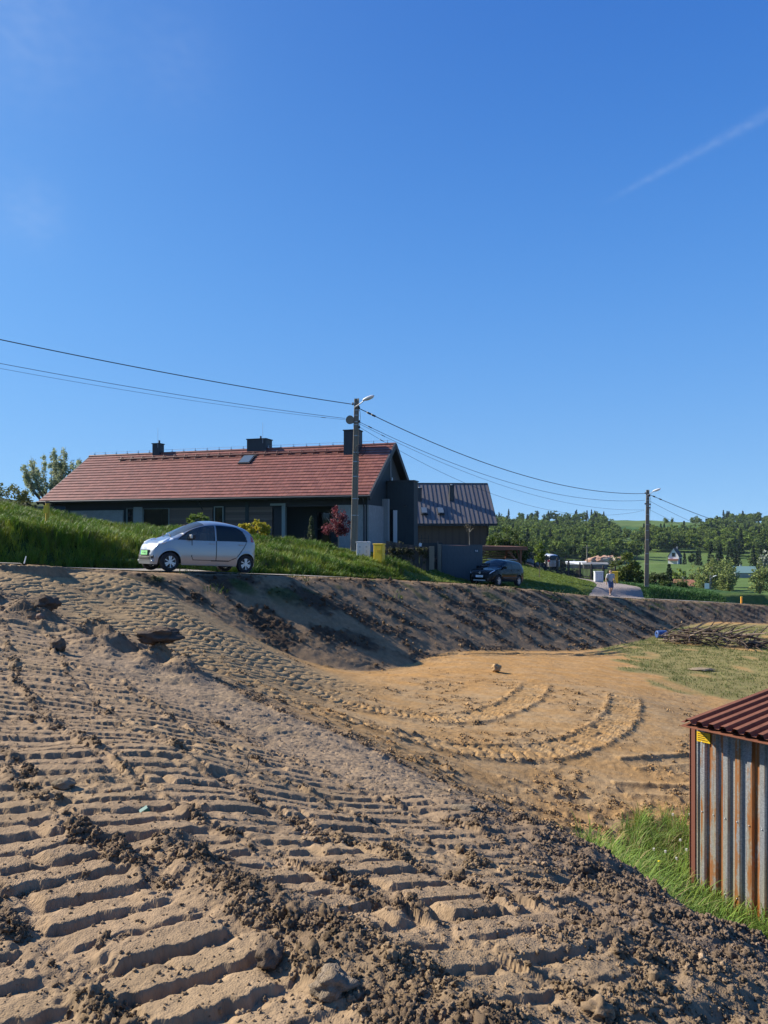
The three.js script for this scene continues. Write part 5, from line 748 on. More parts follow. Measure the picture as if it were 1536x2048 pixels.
{
  const tall = scatter(3, 75000, -27, 7.5, 15, 41, (x, d, r) => {
    if (Math.abs(x) > 0.62 * d + 2) return null; const y = H(x, d), t = info.t; if (t > -4.35 || (lawnAt(x, d) > 0.8 + 1.5 * n2(x * 0.4, d * 0.4) && d > 33) || (d > 33 && x < -26)) return null;
    const clump = n2(x * 0.35, d * 0.35) * 0.6 + n2(x * 1.3, d * 1.3) * 0.5, k = 0.8 + 0.5 * clump + 0.35 * r(), c = green(r, mixc([0.26, 0.31, 0.034], [0.12, 0.215, 0.022], sstep(-0.3, 0.5, clump)), 0.35); if (r() < 0.06) { c[0] = 0.16; c[1] = 0.15; c[2] = 0.06; }
    return [spot(x, y - 0.03, -d, r() * TAU, k, k * lerp(0.75, 1.1, sstep(-4.4, -5.5, t)) * (x > -3 ? 0.75 : 1)), c];
  });
  stuff('tall_grass', tuft(1, 9, 0.46, 0.026, 0.13, 0.6), bladeMat, tall, 'long green grass covering the bank behind the silver hatchback', 'grass');
  const lawn = scatter(4, 70000, -1, 34, 33, 95, (x, d, r) => {
    const y = H(x, d), t = info.t; if (t > -4.35 || lawnAt(x, d) < 0.2 + 1.5 * n2(x * 0.4, d * 0.4) || x > 0.56 * d) return null; const pn = PATH.near(x, d); if (Math.abs(pn.t) < 2.05 && d > 47) return null;
    const side = pn.t > 2 && d > 46, fieldy = side && x > 19 + (d - 56) * 0.2; const k = side ? (fieldy ? 1.5 : 1.2) : 0.62; if (r() < (side ? 0.1 : 0.15)) return null;
    return [spot(x, y - 0.01, -d, r() * TAU, k * (0.8 + 0.5 * r())), green(r, fieldy ? [0.05, 0.135, 0.026] : side ? [0.10, 0.16, 0.024] : [0.17, 0.225, 0.03], 0.22)];
  });
  stuff('lawn_grass', tuft(2, 9, 0.16, 0.022, 0.17, 0.5), bladeMat, lawn, 'mown lawn and verge grass beside the lane and drive', 'grass');
  const weeds = scatter(5, 9000, 1.9, 8, 6.2, 12.2, (x, d, r) => {
    const k = 0 - KREST.near(x, d).t; if (k < 0.5 || x < 3.05 + 0.5 * (d - 9.8) + 0.3 * n2(x * 1.5, d * 1.5) || d > 11.2 + 0.5 * n2(x * 2, d)) return null; const lx = (x - 3.84) * 0.622 - (d - 9.15) * 0.783, lz = -((x - 3.84) * 0.783 + (d - 9.15) * 0.622); if (lx > -0.03 && lz < 0.04) return null;
    const y = HR(x, d), q = 0.7 + 0.6 * r() + 0.3 * n2(x * 1.5, d * 1.5); const dry = r() < 0.07; return [spot(x, y - 0.02, -d, r() * TAU, q, q * 1.0, 0.15 * (r() - 0.5)), dry ? [0.36, 0.29, 0.13] : green(r, [0.16, 0.245, 0.03], 0.4)];
  });
  stuff('weed_grass', tuft(6, 8, 0.26, 0.007, 0.07, 0.8), bladeMat, weeds, 'lush uncut grass round the foot of the metal shed', 'grass');
  const thin = scatter(7, 26000, 6, 26, 19.5, 46, (x, d, r) => {
    if (x > 0.6 * d) return null; const y = HR(x, d), c = out.c; if (info.t < 0.3 || c[1] < c[0] * 0.80 || info.bank > 0.5 || r() < 0.35) return null; return [spot(x, y - 0.005, -d, r() * TAU, 0.7 + 0.6 * r()), green(r, [0.12, 0.15, 0.035], 0.3)];
  });
  stuff('thin_turf', tuft(8, 7, 0.07, 0.012, 0.09, 0.8), bladeMat, thin, 'sparse short turf on the right side of the pit', 'grass');
  const edge = scatter(9, 9000, -9, 40, 18, 72, (x, d, r) => { const y = HR(x, d), t = info.t; if (t < -0.4 || t > 1.6 || info.bank < 0.5 || n2(x * 0.45 + 77, d * 0.45) + (t < 0.3 ? 0.35 : 0) < 0.42) return null; return [spot(x, y - 0.01, -d, r() * TAU, 0.8 + 0.8 * r()), green(r, [0.085, 0.13, 0.025], 0.3)]; });
  stuff('bank_weeds', tuft(10, 8, 0.16, 0.02, 0.14, 0.9), bladeMat, edge, 'scattered weeds rooted along the top of the cut bank', 'weeds');
  // dandelion clocks and flowers by the shed
  const r = rng(12), clockMat = std([0.72, 0.72, 0.68], 1, { transmission: 0.3, thickness: 0 }), stemMat = std([0.16, 0.22, 0.07], 0.7), fuzz = (() => { const g = []; const q = rng(4); for (let i = 0; i < 70; i++) { const v = V(q() - 0.5, q() - 0.5, q() - 0.5).normalize(); g.push(bar(v.clone().multiplyScalar(0.004), v.clone().multiplyScalar(0.019), 0.0004, 0.0022, 3)); } return join(g); })();
  const spots = [[1345, 10.6, 0.42, 'at the top left corner of the weeds'], [1379, 10.4, 0.5, 'highest beside the shed corner'], [1360, 9.9, 0.34, 'under the two highest clocks'], [1372, 9.7, 0.3, 'close to the shed wall'], [1330, 9.6, 0.26, 'left of centre in the weeds'], [1352, 9.5, 0.24, 'lowest near the middle of the weeds'], [1307, 9.7, 0.22, 'at the left rim of the weeds']];
  for (const [u, d, h, where] of spots) { const x = (u - 768) / F * d, y = HR(x, d), t = thing('dandelion', 'white dandelion clock ' + where, 'dandelion', V(x, y, -d), 0, 'dandelion clocks by the shed'); part('stem', tube([V(0, -0.02, 0), V(0.015, h * 0.5, 0.01), V(0.005, h, 0)], 0.003, 8, 4), stemMat, t); const c = part('seed_head', fuzz, clockMat, t); c.position.set(0.005, h + 0.015, 0); }
  for (const [u, d, h, where] of [[1237, 8.9, 0.12, 'at the far left tip of the weeds'], [1318, 9.5, 0.16, 'low among the grass blades']]) { const x = (u - 768) / F * d, y = HR(x, d), t = thing('yellow_flower', 'small yellow dandelion flower ' + where, 'flower', V(x, y, -d)); part('stem', bar(V(0, -0.02, 0), V(0, h, 0), 0.003), stemMat, t); part('blossom', new THREE.SphereGeometry(0.02, 10, 6).scale(1, 0.5, 1).translate(0, h, 0), std([0.8, 0.6, 0.02], 0.8), t); }
  { const x = (1275 - 768) / F * 8.6, t = solo('dry_stalk', tube([V(-0.14, 0.08, 0), V(0, 0.12, 0), V(0.16, 0.11, 0.02)], 0.006, 8, 5), std([0.5, 0.43, 0.25], 0.9), 'pale dry stalk lying across the edge of the heap', 'stalk'); t.position.set(x, HR(x, 8.6), -8.6); }
}
// ---- trees and shrubs
function foliage(seed, n, size, shape, colour, o = {}) {    // many small leaf faces gathered in clumps through the crown's volume
  const r = rng(seed), P = new Float32Array(n * 18), K = new Float32Array(n * 18), v = new THREE.Vector3(), a = new THREE.Vector3(), b = new THREE.Vector3(), clumps = [], nc = o.clumps ?? 40;
  for (let i = 0; i < nc; i++) clumps.push([shape(r), 0.75 + 0.5 * r()]);
  for (let i = 0; i < n; i++) {
    const [c, tone] = clumps[Math.floor(r() * nc)], sp = o.spread ?? 0.5; v.set(r() + r() - 1, r() + r() - 1, r() + r() - 1).multiplyScalar(sp); v.y *= o.tall ?? 0.8; v.add(c);
    a.set(r() - 0.5, (r() - 0.5) * (o.flat ?? 0.8), r() - 0.5).normalize(); b.set(r() - 0.5, r() - 0.5, r() - 0.5).cross(a).normalize(); const s = size * (0.6 + 0.8 * r()); a.multiplyScalar(s); b.multiplyScalar(s * (o.aspect ?? 0.7));
    const q = [[-1, 0], [0, -1], [1, 0], [-1, 0], [1, 0], [0, 1]], k = tone * (0.85 + 0.3 * r()), col = Array.isArray(colour[0]) ? colour[Math.floor(r() * colour.length)] : colour;
    q.forEach(([s1, s2], j) => { const w = i * 18 + j * 3; P[w] = v.x + a.x * s1 + b.x * s2; P[w + 1] = v.y + a.y * s1 + b.y * s2; P[w + 2] = v.z + a.z * s1 + b.z * s2; K[w] = col[0] * k; K[w + 1] = col[1] * k; K[w + 2] = col[2] * k; });
  }
  const g = new THREE.BufferGeometry(); g.setAttribute('position', new THREE.BufferAttribute(P, 3)); g.setAttribute('color', new THREE.BufferAttribute(K, 3)); g.computeVertexNormals(); return g;
}
const ball = (cx, cy, cz, rx, ry, rz) => (r) => { const v = V(r() - 0.5, r() - 0.5, r() - 0.5).normalize().multiplyScalar(Math.cbrt(0.25 + 0.75 * r())); return V(cx + v.x * rx, cy + v.y * ry, cz + v.z * rz); };
const pick = (...s) => (r) => s[Math.floor(r() * s.length)](r);
function limbs(seed, h, r0, n, spread, lift = 0.6, y0 = 0.3) { const r = rng(seed), g = [bar(V(0, -0.2, 0), V(0, h * 0.55, 0), r0, r0 * 0.65, 7), bar(V(0, h * 0.55, 0), V(0.05 * h * (r() - 0.5), h * 0.92, 0), r0 * 0.65, r0 * 0.15, 6)]; for (let i = 0; i < n; i++) { const a = r() * TAU, y = h * lerp(y0, 0.75, r()), L = spread * (0.5 + 0.6 * r()), m = V(Math.cos(a) * L * 0.5, y + L * lift * 0.4, Math.sin(a) * L * 0.5); g.push(bar(V(0, y, 0), m, r0 * 0.4, r0 * 0.25, 5), bar(m, V(Math.cos(a + 0.3) * L, y + L * lift, Math.sin(a + 0.3) * L), r0 * 0.25, r0 * 0.06, 4)); } return join(g); }
function plant(name, label, cat, x, d, y, crown, trunk, mat = M.leaf, bark = M.bark, turn = 0, group) { const t = thing(name, label, cat, V(x, y ?? H(x, d), -d), turn, group); if (trunk) part('trunk', trunk, bark, t); part('crown', crown, mat, t); return t; }
{ // willow at the left
  const d = 62, x = at(108, 0, d).x, y = EYE + 1.6, r = rng(61), whips = [], tips = [];
  for (let i = 0; i < 46; i++) { const a = r() * TAU, k = Math.sqrt(r()), top = V(Math.cos(a) * k * 2.7, 5.9 - 1.9 * k * k + (r() - 0.5) * 0.9, Math.sin(a) * k * 2.0), mid = V(top.x * 0.72, 2.0 + r() * 0.8, top.z * 0.72); whips.push(bar(V(top.x * 0.12, 0.5, top.z * 0.12), mid, 0.05, 0.03, 4), bar(mid, top, 0.03, 0.008, 4)); tips.push([mid, top]); }
  whips.push(bar(V(0, -2, 0), V(0, 0.7, 0), 0.22, 0.18, 7));
  plant('willow_tree', 'airy silver green willow with upright shoots behind the left end of the roof', 'tree', x, d, y, foliage(62, 9000, 0.12, (q) => { const [m, t] = tips[Math.floor(q() * tips.length)], k = q(); return m.clone().lerp(t, k).add(V((q() - 0.5) * 0.25, -(q()) * 0.3, (q() - 0.5) * 0.25)); }, [[0.40, 0.44, 0.27], [0.33, 0.38, 0.21], [0.46, 0.49, 0.33]], { clumps: 420, spread: 0.2, tall: 1.4, aspect: 0.4 }), join(whips));
}
for (const [u, d, y, s, c, lab] of [[14, 60, EYE + 2.35, 1.7, [[0.16, 0.17, 0.05], [0.12, 0.14, 0.04]], 'rounded olive green shrub at the left edge above the grass'], [50, 58, EYE + 1.9, 1.0, [[0.10, 0.12, 0.05], [0.13, 0.13, 0.06]], 'low scrubby bush between olive shrub and willow'], [70, 55, EYE + 1.5, 0.8, [[0.06, 0.075, 0.03], [0.05, 0.06, 0.025]], 'dark low bush against the block wall']]) plant('shrub', lab, 'shrub', at(u, 0, d).x, d, y - 0.6, foliage(70 + u, 2400, 0.085, ball(0, s * 0.75, 0, s * 1.0, s * 0.75, s), c, { clumps: 70, spread: s * 0.22 }), limbs(70 + u, s * 1.3, 0.06, 7, s * 0.8, 0.7, 0.1));
{ // plants in front of the tiled house
  const gx = (u, d) => at(u, 0, d).x;
  plant('plum_tree', 'slender purple leaved plum tree left of the nearer utility pole', 'tree', gx(677, 41), 41, EYE - 1.0, foliage(81, 2600, 0.05, pick(ball(-0.05, 2.05, 0, 0.42, 0.75, 0.4), ball(0.25, 1.7, 0, 0.5, 0.65, 0.4), ball(-0.25, 1.45, 0.1, 0.75, 0.28, 0.4)), [[0.19, 0.04, 0.05], [0.12, 0.028, 0.04], [0.25, 0.07, 0.08]], { clumps: 60, spread: 0.2, tall: 1.2 }), limbs(82, 2.6, 0.04, 12, 0.7, 1.0, 0.42), M.leaf, M.barkPale);
  plant('columnar_yew', 'narrow dark columnar conifer in front of the porch', 'conifer', gx(623, 41.5), 41.5, EYE - 0.95, foliage(83, 2600, 0.045, (r) => { const h = r(), w = 0.26 * Math.min(1, h * 6) * (1 - h ** 1.6 * 0.92), a = r() * TAU; return V(Math.cos(a) * w * Math.sqrt(r()), 0.1 + h * 1.95, Math.sin(a) * w * Math.sqrt(r())); }, [[0.075, 0.098, 0.048], [0.10, 0.125, 0.06]], { clumps: 120, spread: 0.09, tall: 1.6 }), limbs(84, 1.8, 0.04, 2, 0.1));
  plant('forsythia_bush', 'bright yellow green bush behind the tail of the silver hatchback', 'bush', gx(507, 39.5), 39.5, EYE - 0.55, foliage(85, 5000, 0.06, ball(0, 0.72, 0, 0.95, 0.74, 0.8), [[0.42, 0.36, 0.03], [0.30, 0.31, 0.03], [0.52, 0.42, 0.035]], { clumps: 90, spread: 0.16 }), limbs(86, 1.1, 0.03, 9, 0.7, 0.8, 0.1));
  plant('garden_shrub', 'light green leafy shrub behind the roof of the silver hatchback', 'shrub', gx(398, 40.5), 40.5, EYE + 0.25, foliage(87, 1300, 0.07, ball(0, 0.6, 0, 0.55, 0.5, 0.5), [[0.20, 0.27, 0.05], [0.14, 0.21, 0.04]], { clumps: 36, spread: 0.16 }), limbs(88, 0.9, 0.025, 8, 0.5, 0.8, 0.1));
  plant('garden_shrub', 'small leafy green shrub at the foot of the plum tree', 'shrub', gx(655, 40), 40, EYE - 1.15, foliage(89, 1200, 0.055, ball(0, 0.45, 0, 0.5, 0.4, 0.4), [[0.12, 0.19, 0.035], [0.09, 0.15, 0.03]], { clumps: 36, spread: 0.13 }), limbs(90, 0.7, 0.02, 7, 0.45, 0.8, 0.1));
  plant('ground_juniper', 'flat yellowish juniper at the terrace edge', 'shrub', gx(597, 40.2), 40.2, EYE - 0.85, foliage(91, 900, 0.05, ball(0, 0.25, 0, 0.75, 0.18, 0.4), [[0.17, 0.20, 0.035], [0.11, 0.15, 0.03]], { clumps: 40, spread: 0.12 }), limbs(92, 0.35, 0.02, 6, 0.5, 0.3, 0.1));
  plant('ivy', 'tangled ivy hanging over the dark garden fence', 'ivy', 1.45, 44.3, EYE - 1.25, foliage(93, 2600, 0.045, (r) => V((r() - 0.5) * 2.3, 0.25 + 0.35 * r() - (r() < 0.3 ? 0.5 * r() : 0), (r() - 0.5) * 0.3), [[0.055, 0.065, 0.022], [0.10, 0.10, 0.04], [0.16, 0.15, 0.08]], { clumps: 120, spread: 0.13 }), limbs(94, 0.8, 0.02, 10, 0.9, 0.2, 0.3));
  plant('ivy', 'bushy ivy swelling up behind the yellow gas cabinet', 'ivy', 0.7, 44.9, EYE - 1.3, foliage(95, 1800, 0.05, ball(0, 0.55, 0, 0.75, 0.55, 0.4), [[0.05, 0.06, 0.022], [0.09, 0.09, 0.035], [0.14, 0.13, 0.06]], { clumps: 60, spread: 0.16 }), limbs(96, 0.9, 0.02, 8, 0.6, 0.6, 0.1));
  const pot = thing('plant_pot', 'small pale pot with dry twigs on the terrace', 'plant pot', V(gx(557, 42.5), EYE - 0.72, -42.5)); part('pot', new THREE.LatheGeometry([[0, 0], [0.12, 0], [0.17, 0.3], [0.15, 0.3], [0.12, 0.05]].map((q) => new THREE.Vector2(...q)), 16), M.concrete, pot); part('twigs', limbs(97, 0.9, 0.015, 8, 0.3, 1, 0.3), M.barkPale, pot);
  const log = thing('firewood', 'few pale logs leaning on the porch floor', 'firewood', V(gx(575, 43), EYE - 0.7, -43)); for (let i = 0; i < 5; i++) part('log', bar(V(i * 0.1 - 0.2, 0.05, 0.1 * (i % 2)), V(i * 0.14 - 0.1, 0.45 + 0.1 * (i % 3), 0), 0.06, 0.055, 7), M.barkPale, log);
  plant('lawn_tree', 'young staked tree with bright leaves on the lawn beside the black crossover', 'tree', gx(1079, 60), 60, H(gx(1079, 60), 60), foliage(98, 1500, 0.075, pick(ball(0, 2.15, 0, 0.5, 0.75, 0.5), ball(0, 1.7, 0, 0.35, 0.5, 0.35)), [[0.16, 0.23, 0.035], [0.11, 0.17, 0.03], [0.24, 0.30, 0.06]], { clumps: 40, spread: 0.2 }), limbs(99, 2.4, 0.035, 6, 0.4, 1, 0.5));
  plant('bare_sapling', 'thin pale leafless sapling in front of the metal roofed house', 'tree', gx(939, 60), 60, EYE - 2.2, foliage(100, 60, 0.04, ball(0, 3.2, 0, 0.35, 0.3, 0.3), [[0.2, 0.17, 0.1], [0.25, 0.2, 0.12]], { clumps: 12 }), limbs(101, 3.5, 0.04, 7, 0.6, 1.1, 0.75), M.leaf, M.barkPale);
  plant('broadleaf_tree', 'dense green tree at the right gable of the metal roofed house', 'tree', gx(1013, 82), 82, H(gx(1013, 82), 82) - 0.4, foliage(102, 5200, 0.13, pick(ball(0, 2.4, 0, 1.9, 2.0, 1.5), ball(1.1, 1.6, 0, 1.4, 1.3, 1.2), ball(-1.0, 1.6, 0, 1.4, 1.5, 1.2)), [[0.075, 0.115, 0.022], [0.05, 0.085, 0.018], [0.115, 0.16, 0.03]], { clumps: 110, spread: 0.5 }), limbs(103, 4, 0.14, 10, 1.6));
  plant('broadleaf_tree', 'lower green tree behind the carport roof', 'tree', gx(1040, 92), 92, H(gx(1040, 92), 92) - 0.6, foliage(104, 3200, 0.14, pick(ball(0, 2.0, 0, 1.5, 1.5, 1.3), ball(0.8, 1.2, 0, 1.2, 1.0, 1.2)), [[0.06, 0.095, 0.02], [0.09, 0.13, 0.026]], { clumps: 80, spread: 0.5 }), limbs(105, 3.2, 0.12, 8, 1.4));
  plant('hazel_bush', 'large yellow green bush left of the farther utility pole', 'bush', gx(1251, 84), 84, H(gx(1251, 84), 84) - 0.5, foliage(106, 5200, 0.125, pick(ball(-0.2, 2.3, 0, 1.6, 1.9, 1.5), ball(0.9, 1.5, 0, 1.3, 1.3, 1.2), ball(-0.9, 1.2, 0, 1.1, 1.1, 1.2)), [[0.12, 0.155, 0.028], [0.08, 0.115, 0.022], [0.17, 0.20, 0.035]], { clumps: 120, spread: 0.45 }), limbs(107, 3.6, 0.09, 12, 1.5, 0.9, 0.1));
  plant('hazel_bush', 'darker bush filling the gap right of the farther utility pole', 'bush', gx(1312, 92), 92, H(gx(1312, 92), 92) - 0.5, foliage(108, 3600, 0.12, pick(ball(0, 1.6, 0, 1.4, 1.4, 1.3), ball(1.2, 0.8, 0, 1.5, 0.8, 1.2)), [[0.06, 0.09, 0.022], [0.09, 0.12, 0.03]], { clumps: 90, spread: 0.45 }), limbs(109, 2.6, 0.08, 10, 1.4, 0.9, 0.1));
  for (const [u, d, s, lab] of [[1110, 88, 1.15, 'brownish hedge bush behind the white estate car'], [1148, 90, 0.95, 'light green bush standing behind the picket fence'], [1330, 78, 0.55, 'low weedy bush right of the pole foot'], [1362, 80, 0.5, 'second low weedy bush along the green field']]) plant('hedge_bush', lab, 'bush', gx(u, d), d, H(gx(u, d), d) - 0.2, foliage(u, 2000, 0.09, ball(0, s * 0.9, 0, s * 1.25, s * 0.95, s), u === 1110 ? [[0.13, 0.105, 0.05], [0.09, 0.085, 0.035]] : [[0.085, 0.13, 0.03], [0.12, 0.16, 0.035]], { clumps: 60, spread: s * 0.28 }), limbs(u, s * 1.4, 0.04, 8, s * 0.8, 0.8, 0.1));
}
// ---- far woods: one of each kind, then copies standing on the hillside
{
  const kinds = {
    broad: [], conifer: [], willow: [], dark: [],
  }, greens = { broad: [[0.12, 0.165, 0.042], [0.09, 0.135, 0.038], [0.15, 0.20, 0.048]], fresh: [[0.18, 0.235, 0.05], [0.14, 0.195, 0.044]], conifer: [[0.035, 0.058, 0.028], [0.045, 0.072, 0.032]], willow: [[0.19, 0.23, 0.07], [0.15, 0.19, 0.056], [0.22, 0.25, 0.085]] };
  const proto = (k, name, cat, crown, trunk) => { const t = new THREE.Group(); t.name = name; t.userData = { category: cat }; part('trunk', trunk, M.bark, t); part('crown', crown, M.leafFar, t); kinds[k].push(t); };
  for (let i = 0; i < 5; i++) proto('broad', 'broadleaf_tree', 'tree', foliage(200 + i, 1500, 0.46, pick(ball(0, 7.5, 0, 3.2, 4.2, 3.2), ball(1.4, 5.5, 0.5, 2.6, 3.0, 2.6), ball(-1.5, 6, -0.5, 2.5, 3.2, 2.5)), i % 2 ? greens.fresh : greens.broad, { clumps: 60, spread: 1.1 }), limbs(210 + i, 10, 0.25, 6, 3));
  for (let i = 0; i < 3; i++) proto('conifer', 'spruce_tree', 'conifer', foliage(220 + i, 1200, 0.38, (r) => { const h = r(), w = 2.3 * (1 - h) ** 0.85, a = r() * TAU; return V(Math.cos(a) * w * Math.sqrt(0.3 + 0.7 * r()), 1 + h * 12.5, Math.sin(a) * w * Math.sqrt(0.3 + 0.7 * r())); }, greens.conifer, { clumps: 130, spread: 0.5, flat: 0.3 }), limbs(230 + i, 13, 0.22, 3, 0.6));
  for (let i = 0; i < 3; i++) proto('willow', 'osier_tree', 'tree', foliage(240 + i, 1300, 0.28, pick(ball(0, 6.0, 0, 1.9, 4.4, 1.9), ball(0.9, 4.2, 0, 1.7, 3.2, 1.7), ball(-0.9, 4.5, 0, 1.6, 3.4, 1.6)), greens.willow, { clumps: 100, spread: 0.7, tall: 1.5 }), limbs(250 + i, 9, 0.2, 9, 1.6, 1.6, 0.15));
  const r = rng(300), put = (k, u, d, s, label, group) => { const p = kinds[k][Math.floor(r() * kinds[k].length)], c = p.clone(), x = (u - 768) / F * d; c.name = numbered(p.name); c.userData = { label, category: p.userData.category, group }; c.position.set(x, H(x, d) - 0.3, -d); c.rotation.y = r() * TAU; c.scale.set(s * (0.85 + 0.3 * r()), s * (0.85 + 0.3 * r()), s * (0.85 + 0.3 * r())); scene.add(c); return c; };
  const many = (n, k, u0, u1, d0, d1, s, label, group) => { for (let i = 0; i < n; i++) { const d = lerp(d0, d1, (i + r()) / n); put(typeof k === 'function' ? k(r) : k, lerp(u0, u1, r()), d, s, label, group); } };
  const wood = (n, label, u0, u1, d0, d1, q) => { const lists = {}; for (let i = 0; i < n; i++) { const k = r() < q ? 'conifer' : 'broad', j = Math.floor(r() * kinds[k].length), d = lerp(d0, d1, r()), x = (lerp(u0, u1, r()) - 768) / F * d, s = 0.8 + 0.4 * r(); (lists[k + j] ??= [kinds[k][j].children[1].geometry, []])[1].push([spot(x, H(x, d) - 0.4, -d, r() * TAU, s, s * (0.85 + 0.3 * r())), null]); } Object.values(lists).forEach(([g, l], i) => stuff('distant_wood', g, M.leafFar, l, label + [' mixed crowns', ' light crowns', ' dark crowns', ' low crowns', ' tall crowns', ' spire crowns', ' narrow crowns', ' thin spires'][i], 'wood')); };
  const mix = (q) => (rr) => rr() < q ? 'conifer' : 'broad';
  many(115, mix(0.05), 960, 1232, 390, 700, 1.0, 'tree in the dense wood on the far slope left of the drive pole', 'far wood left');
  many(70, mix(0.15), 960, 1228, 720, 900, 1.05, 'tall tree along the wooded skyline above the dense wood', 'far skyline wood');
  wood(420, 'dense wood on the far slope,', 940, 1234, 380, 720, 0.04);
  many(16, mix(0.1), 1160, 1300, 400, 560, 0.95, 'tree at the lower edge of the wood behind the farther utility pole', 'trees behind the pole');
  many(18, mix(0.15), 1290, 1400, 500, 640, 0.9, 'tree in the belt below the hilltop field', 'tree belt below field');
  many(46, mix(0.15), 1395, 1600, 430, 760, 1.0, 'tree in the mixed wood on the right slope', 'right slope wood');
  wood(240, 'wood spreading over the right slope,', 1400, 1640, 440, 800, 0.1);
  wood(130, 'belt of trees under the hilltop field,', 1285, 1420, 470, 640, 0.05);
  many(34, mix(0.35), 1445, 1620, 800, 930, 1.15, 'dark conifer in the wood on the right skyline', 'right skyline wood');
  many(7, () => 'broad', 1380, 1408, 860, 900, 0.75, 'tree in the round clump standing on the skyline', 'skyline clump'); many(4, () => 'broad', 1322, 1352, 850, 880, 0.55, 'small dark tree on the skyline left of the round clump', 'small skyline trees'); many(4, () => 'broad', 1430, 1462, 800, 840, 0.8, 'lone tall tree near the right end of the hilltop field', 'hilltop edge trees');
  many(14, () => 'conifer', 1418, 1480, 320, 390, 0.9, 'dark spruce in the group right of the white gabled house', 'spruce group'); many(6, mix(0.5), 1366, 1402, 365, 400, 0.55, 'dark garden tree beside the white gabled house', 'garden trees'); many(7, mix(0.5), 1480, 1560, 330, 400, 0.8, 'dark tree round the green roofed building', 'trees at green roof');
  many(16, () => 'willow', 1385, 1570, 185, 250, 0.95, 'pale green osier willow in the valley at right', 'valley willows'); many(7, () => 'willow', 1330, 1400, 170, 215, 0.55, 'low pale willow bush above the green field', 'low willows'); many(5, mix(0.3), 1326, 1370, 185, 230, 0.62, 'dark round tree in the valley beside the barn', 'trees by barn'); many(9, () => 'broad', 1060, 1230, 150, 260, 0.6, 'bushy tree in the valley behind the picket fence', 'valley trees left');
  put('conifer', 1396, 415, 0.4, 'single small conical spruce on the open meadow'); const w = put('broad', 1386, 520, 0.42, 'white blossoming round shrub on the meadow'); w.children[1].material = new THREE.MeshPhysicalMaterial({ color: rgb(0.45, 0.48, 0.42), roughness: 1 }); const w2 = put('broad', 1533, 330, 0.8, 'large whitish blossoming tree at the right edge'); w2.children[1].material = new THREE.MeshPhysicalMaterial({ color: rgb(0.32, 0.35, 0.27), roughness: 1 });
}
// ---- far buildings
function cottage(label, u, d, w, hgt, dep, rise, wall, roofM, turn, extra) {
  const x = (u - 768) / F * d, t = thing('cottage', label, 'house', V(x, H(x, d) - 0.4, -d), turn); const s = new THREE.Shape([[-w / 2, 0], [w / 2, 0], [w / 2, hgt], [0, hgt + rise], [-w / 2, hgt]].map((p) => new THREE.Vector2(...p)));
  part('wall', new THREE.ExtrudeGeometry(s, { depth: dep, bevelEnabled: false }).translate(0, 0, -dep), wall, t); for (const k of [-1, 1]) part('roof', beam(V(k * (w / 2 + 0.3), hgt - 0.2, -dep / 2), V(0, hgt + rise + 0.15, -dep / 2), dep + 0.8, 0.22), roofM, t);
  part('chimney', box(0.7, 1.6, 0.7, w * 0.15, hgt + rise, -dep * 0.6), M.render, t); extra?.(t); return t;
}
cottage('white house with steep white gable and dark roof on the far meadow', 1347, 383, 5.2, 4.2, 9, 4.4, M.white, std([0.03, 0.03, 0.035], 0.8), -0.55, (t) => { part('window', box(1.5, 2.0, 0.1, 0, 5.2, 0.06), M.glass, t); part('balcony', box(5.0, 0.9, 1.6, 0, 2.6, 0.9), std([0.3, 0.12, 0.08], 0.8), t); part('balcony_post', box(0.3, 2.4, 0.3, -2.2, 1.2, 1.5), M.white, t); part('balcony_post', box(0.3, 2.4, 0.3, 2.2, 1.2, 1.5), M.white, t); part('garage_door', box(0.1, 3.2, 5, 2.66, 1.7, -5), M.dark, t); });
cottage('long grey roofed barn half hidden by valley trees', 1362, 172, 5, 2.2, 7.2, 1.6, std([0.2, 0.16, 0.13], 0.9), std([0.16, 0.13, 0.12], 0.8), 1.5, (t) => part('window', box(0.1, 0.8, 0.8, 2.55, 1.4, -3), M.glass, t));
cottage('small cottage with red gable beside the valley willows', 1388, 190, 3.4, 3.2, 5, 1.8, M.render, std([0.2, 0.08, 0.05], 0.8), 0.9, (t) => part('window', box(0.7, 0.9, 0.06, 0, 1.8, 0.05), M.glass, t));
cottage('low building with pale green metal roof at the right edge', 1508, 300, 7, 2.4, 8, 2.2, M.render, std([0.16, 0.26, 0.24], 0.5), 1.4, (t) => part('window', box(0.1, 1, 1.2, 3.56, 1.4, -3), M.glass, t));
cottage('long low building with bright white roof across the valley', 1172, 348, 6, 2.2, 9, 1.0, M.render, std([0.72, 0.72, 0.70], 0.6), 1.35, (t) => part('door', box(0.1, 1.8, 3, 3.06, 1, -4), M.dark, t));
cottage('long dark walled building below the heap of reddish rubble', 1213, 345, 5, 2.6, 11, 0.5, std([0.10, 0.10, 0.11], 0.9), std([0.2, 0.2, 0.2], 0.8), 1.5, (t) => part('door', box(0.1, 1.8, 2, 2.56, 1, -3), M.black, t));
{ const x = (1212 - 768) / F * 356, rr = rng(8), t = thing('rubble_heap', 'long heap of pale reddish rubble behind the dark walled building', 'rubble', V(x, H(x, 356), -356)); for (let i = 0; i < 26; i++) part('rubble', lump(i + 60, 1.2 + rr(), 1.4, 0.9, 1, 0.35, 2).translate(-7 + i * 0.55, 1.6 + rr() * 2.0, (rr() - 0.5) * 3), i % 3 ? std([0.38, 0.22, 0.15], 1) : std([0.45, 0.36, 0.27], 1), t); }
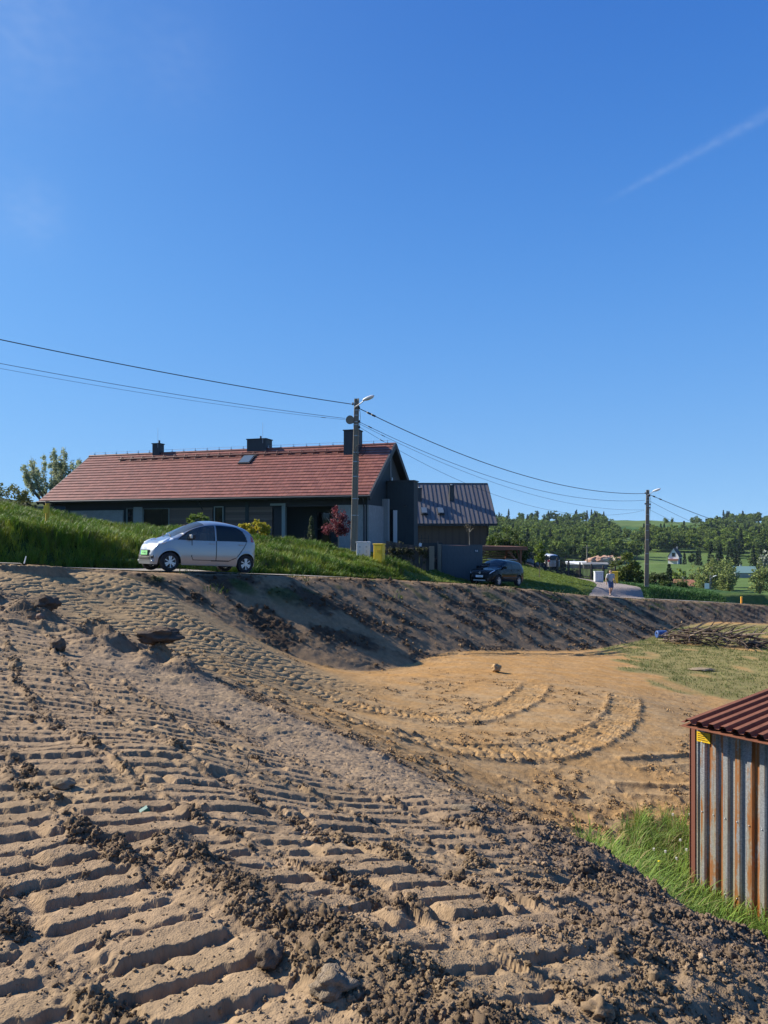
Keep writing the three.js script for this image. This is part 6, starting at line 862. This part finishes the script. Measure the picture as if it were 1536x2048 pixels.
// ---- loose crumbs of soil
{
  const geos = [lump(41, 1, 1, 0.75, 0.9, 0.5, 3), lump(42, 1, 1.2, 0.65, 0.8, 0.6, 3), lump(43, 1, 0.9, 0.85, 1.1, 0.5, 3)], lists = [[], [], []], r = rng(500), mat = new THREE.MeshPhysicalMaterial({ color: rgb(1, 1, 1), roughness: 1, specularIntensity: 0.2, bumpMap: bumpTex, bumpScale: 0.0015 });
  for (let i = 0; i < 640000; i++) {
    const d = 1.9 * Math.pow(24 / 1.9, Math.pow(r(), 1.15)), x = lerp(-0.64, 0.72, r()) * (d + 0.8), q = relief(x, d), c = q.c; if (info.t < 0.1) continue;
    const p = q.crumb * lerp(0.35, 1.1, sstep(-0.35, 0.35, n2(x * 2.3, d * 2.3) + 0.4 * n2(x * 7, d * 7))); if (r() > p * p * 0.85 + 0.02 * (d < 9 ? 1 : 0.2)) continue;
    const s = Math.min(0.0042 * Math.pow(r() + 0.002, -0.42) * (1 + d * 0.07) * (0.6 + 0.5 * p), 0.008 + 0.016 * p) * (r() < 0.03 ? 1.9 : 1), k = (0.6 + 0.7 * r()) * (r() < 0.02 ? 1.7 : 1);
    lists[i % 3].push([new THREE.Matrix4().compose(V(x, q.y + s * 0.2, -d), new THREE.Quaternion().setFromEuler(new THREE.Euler(r() * 6, r() * 6, r() * 6)), V(s, s, s)), [c[0] * k, c[1] * k, c[2] * k]]);
  }
  for (let i = 0; i < 60000; i++) {                     // clods on and below the cut bank
    const d = 20 + 36 * r(), x = lerp(-0.42, 0.62, r()) * d, q = relief(x, d); if (info.t < 0.2 || info.t > 9 || info.bank < 0.3) continue; const p = q.crumb; if (r() > 0.03 + p * 0.28) continue;
    const s = 0.02 + 0.05 * r() * r() + 0.03 * p * r(), k = 0.6 + 0.6 * r(), c = q.c; lists[i % 3].push([new THREE.Matrix4().compose(V(x, q.y + s * 0.15, -d), new THREE.Quaternion().setFromEuler(new THREE.Euler(r() * 6, r() * 6, r() * 6)), V(s, s * 0.8, s)), [c[0] * k, c[1] * k, c[2] * k]]);
  }
  lists.forEach((l, i) => stuff('soil_crumbs', geos[i], mat, l, ['loose crumbs and small clods of soil strewn over the fill', 'flat broken flakes of soil between the prints', 'rounded lumps of soil on the heaps and ridges'][i], 'soil'));
}
renderer.render(scene, camera);
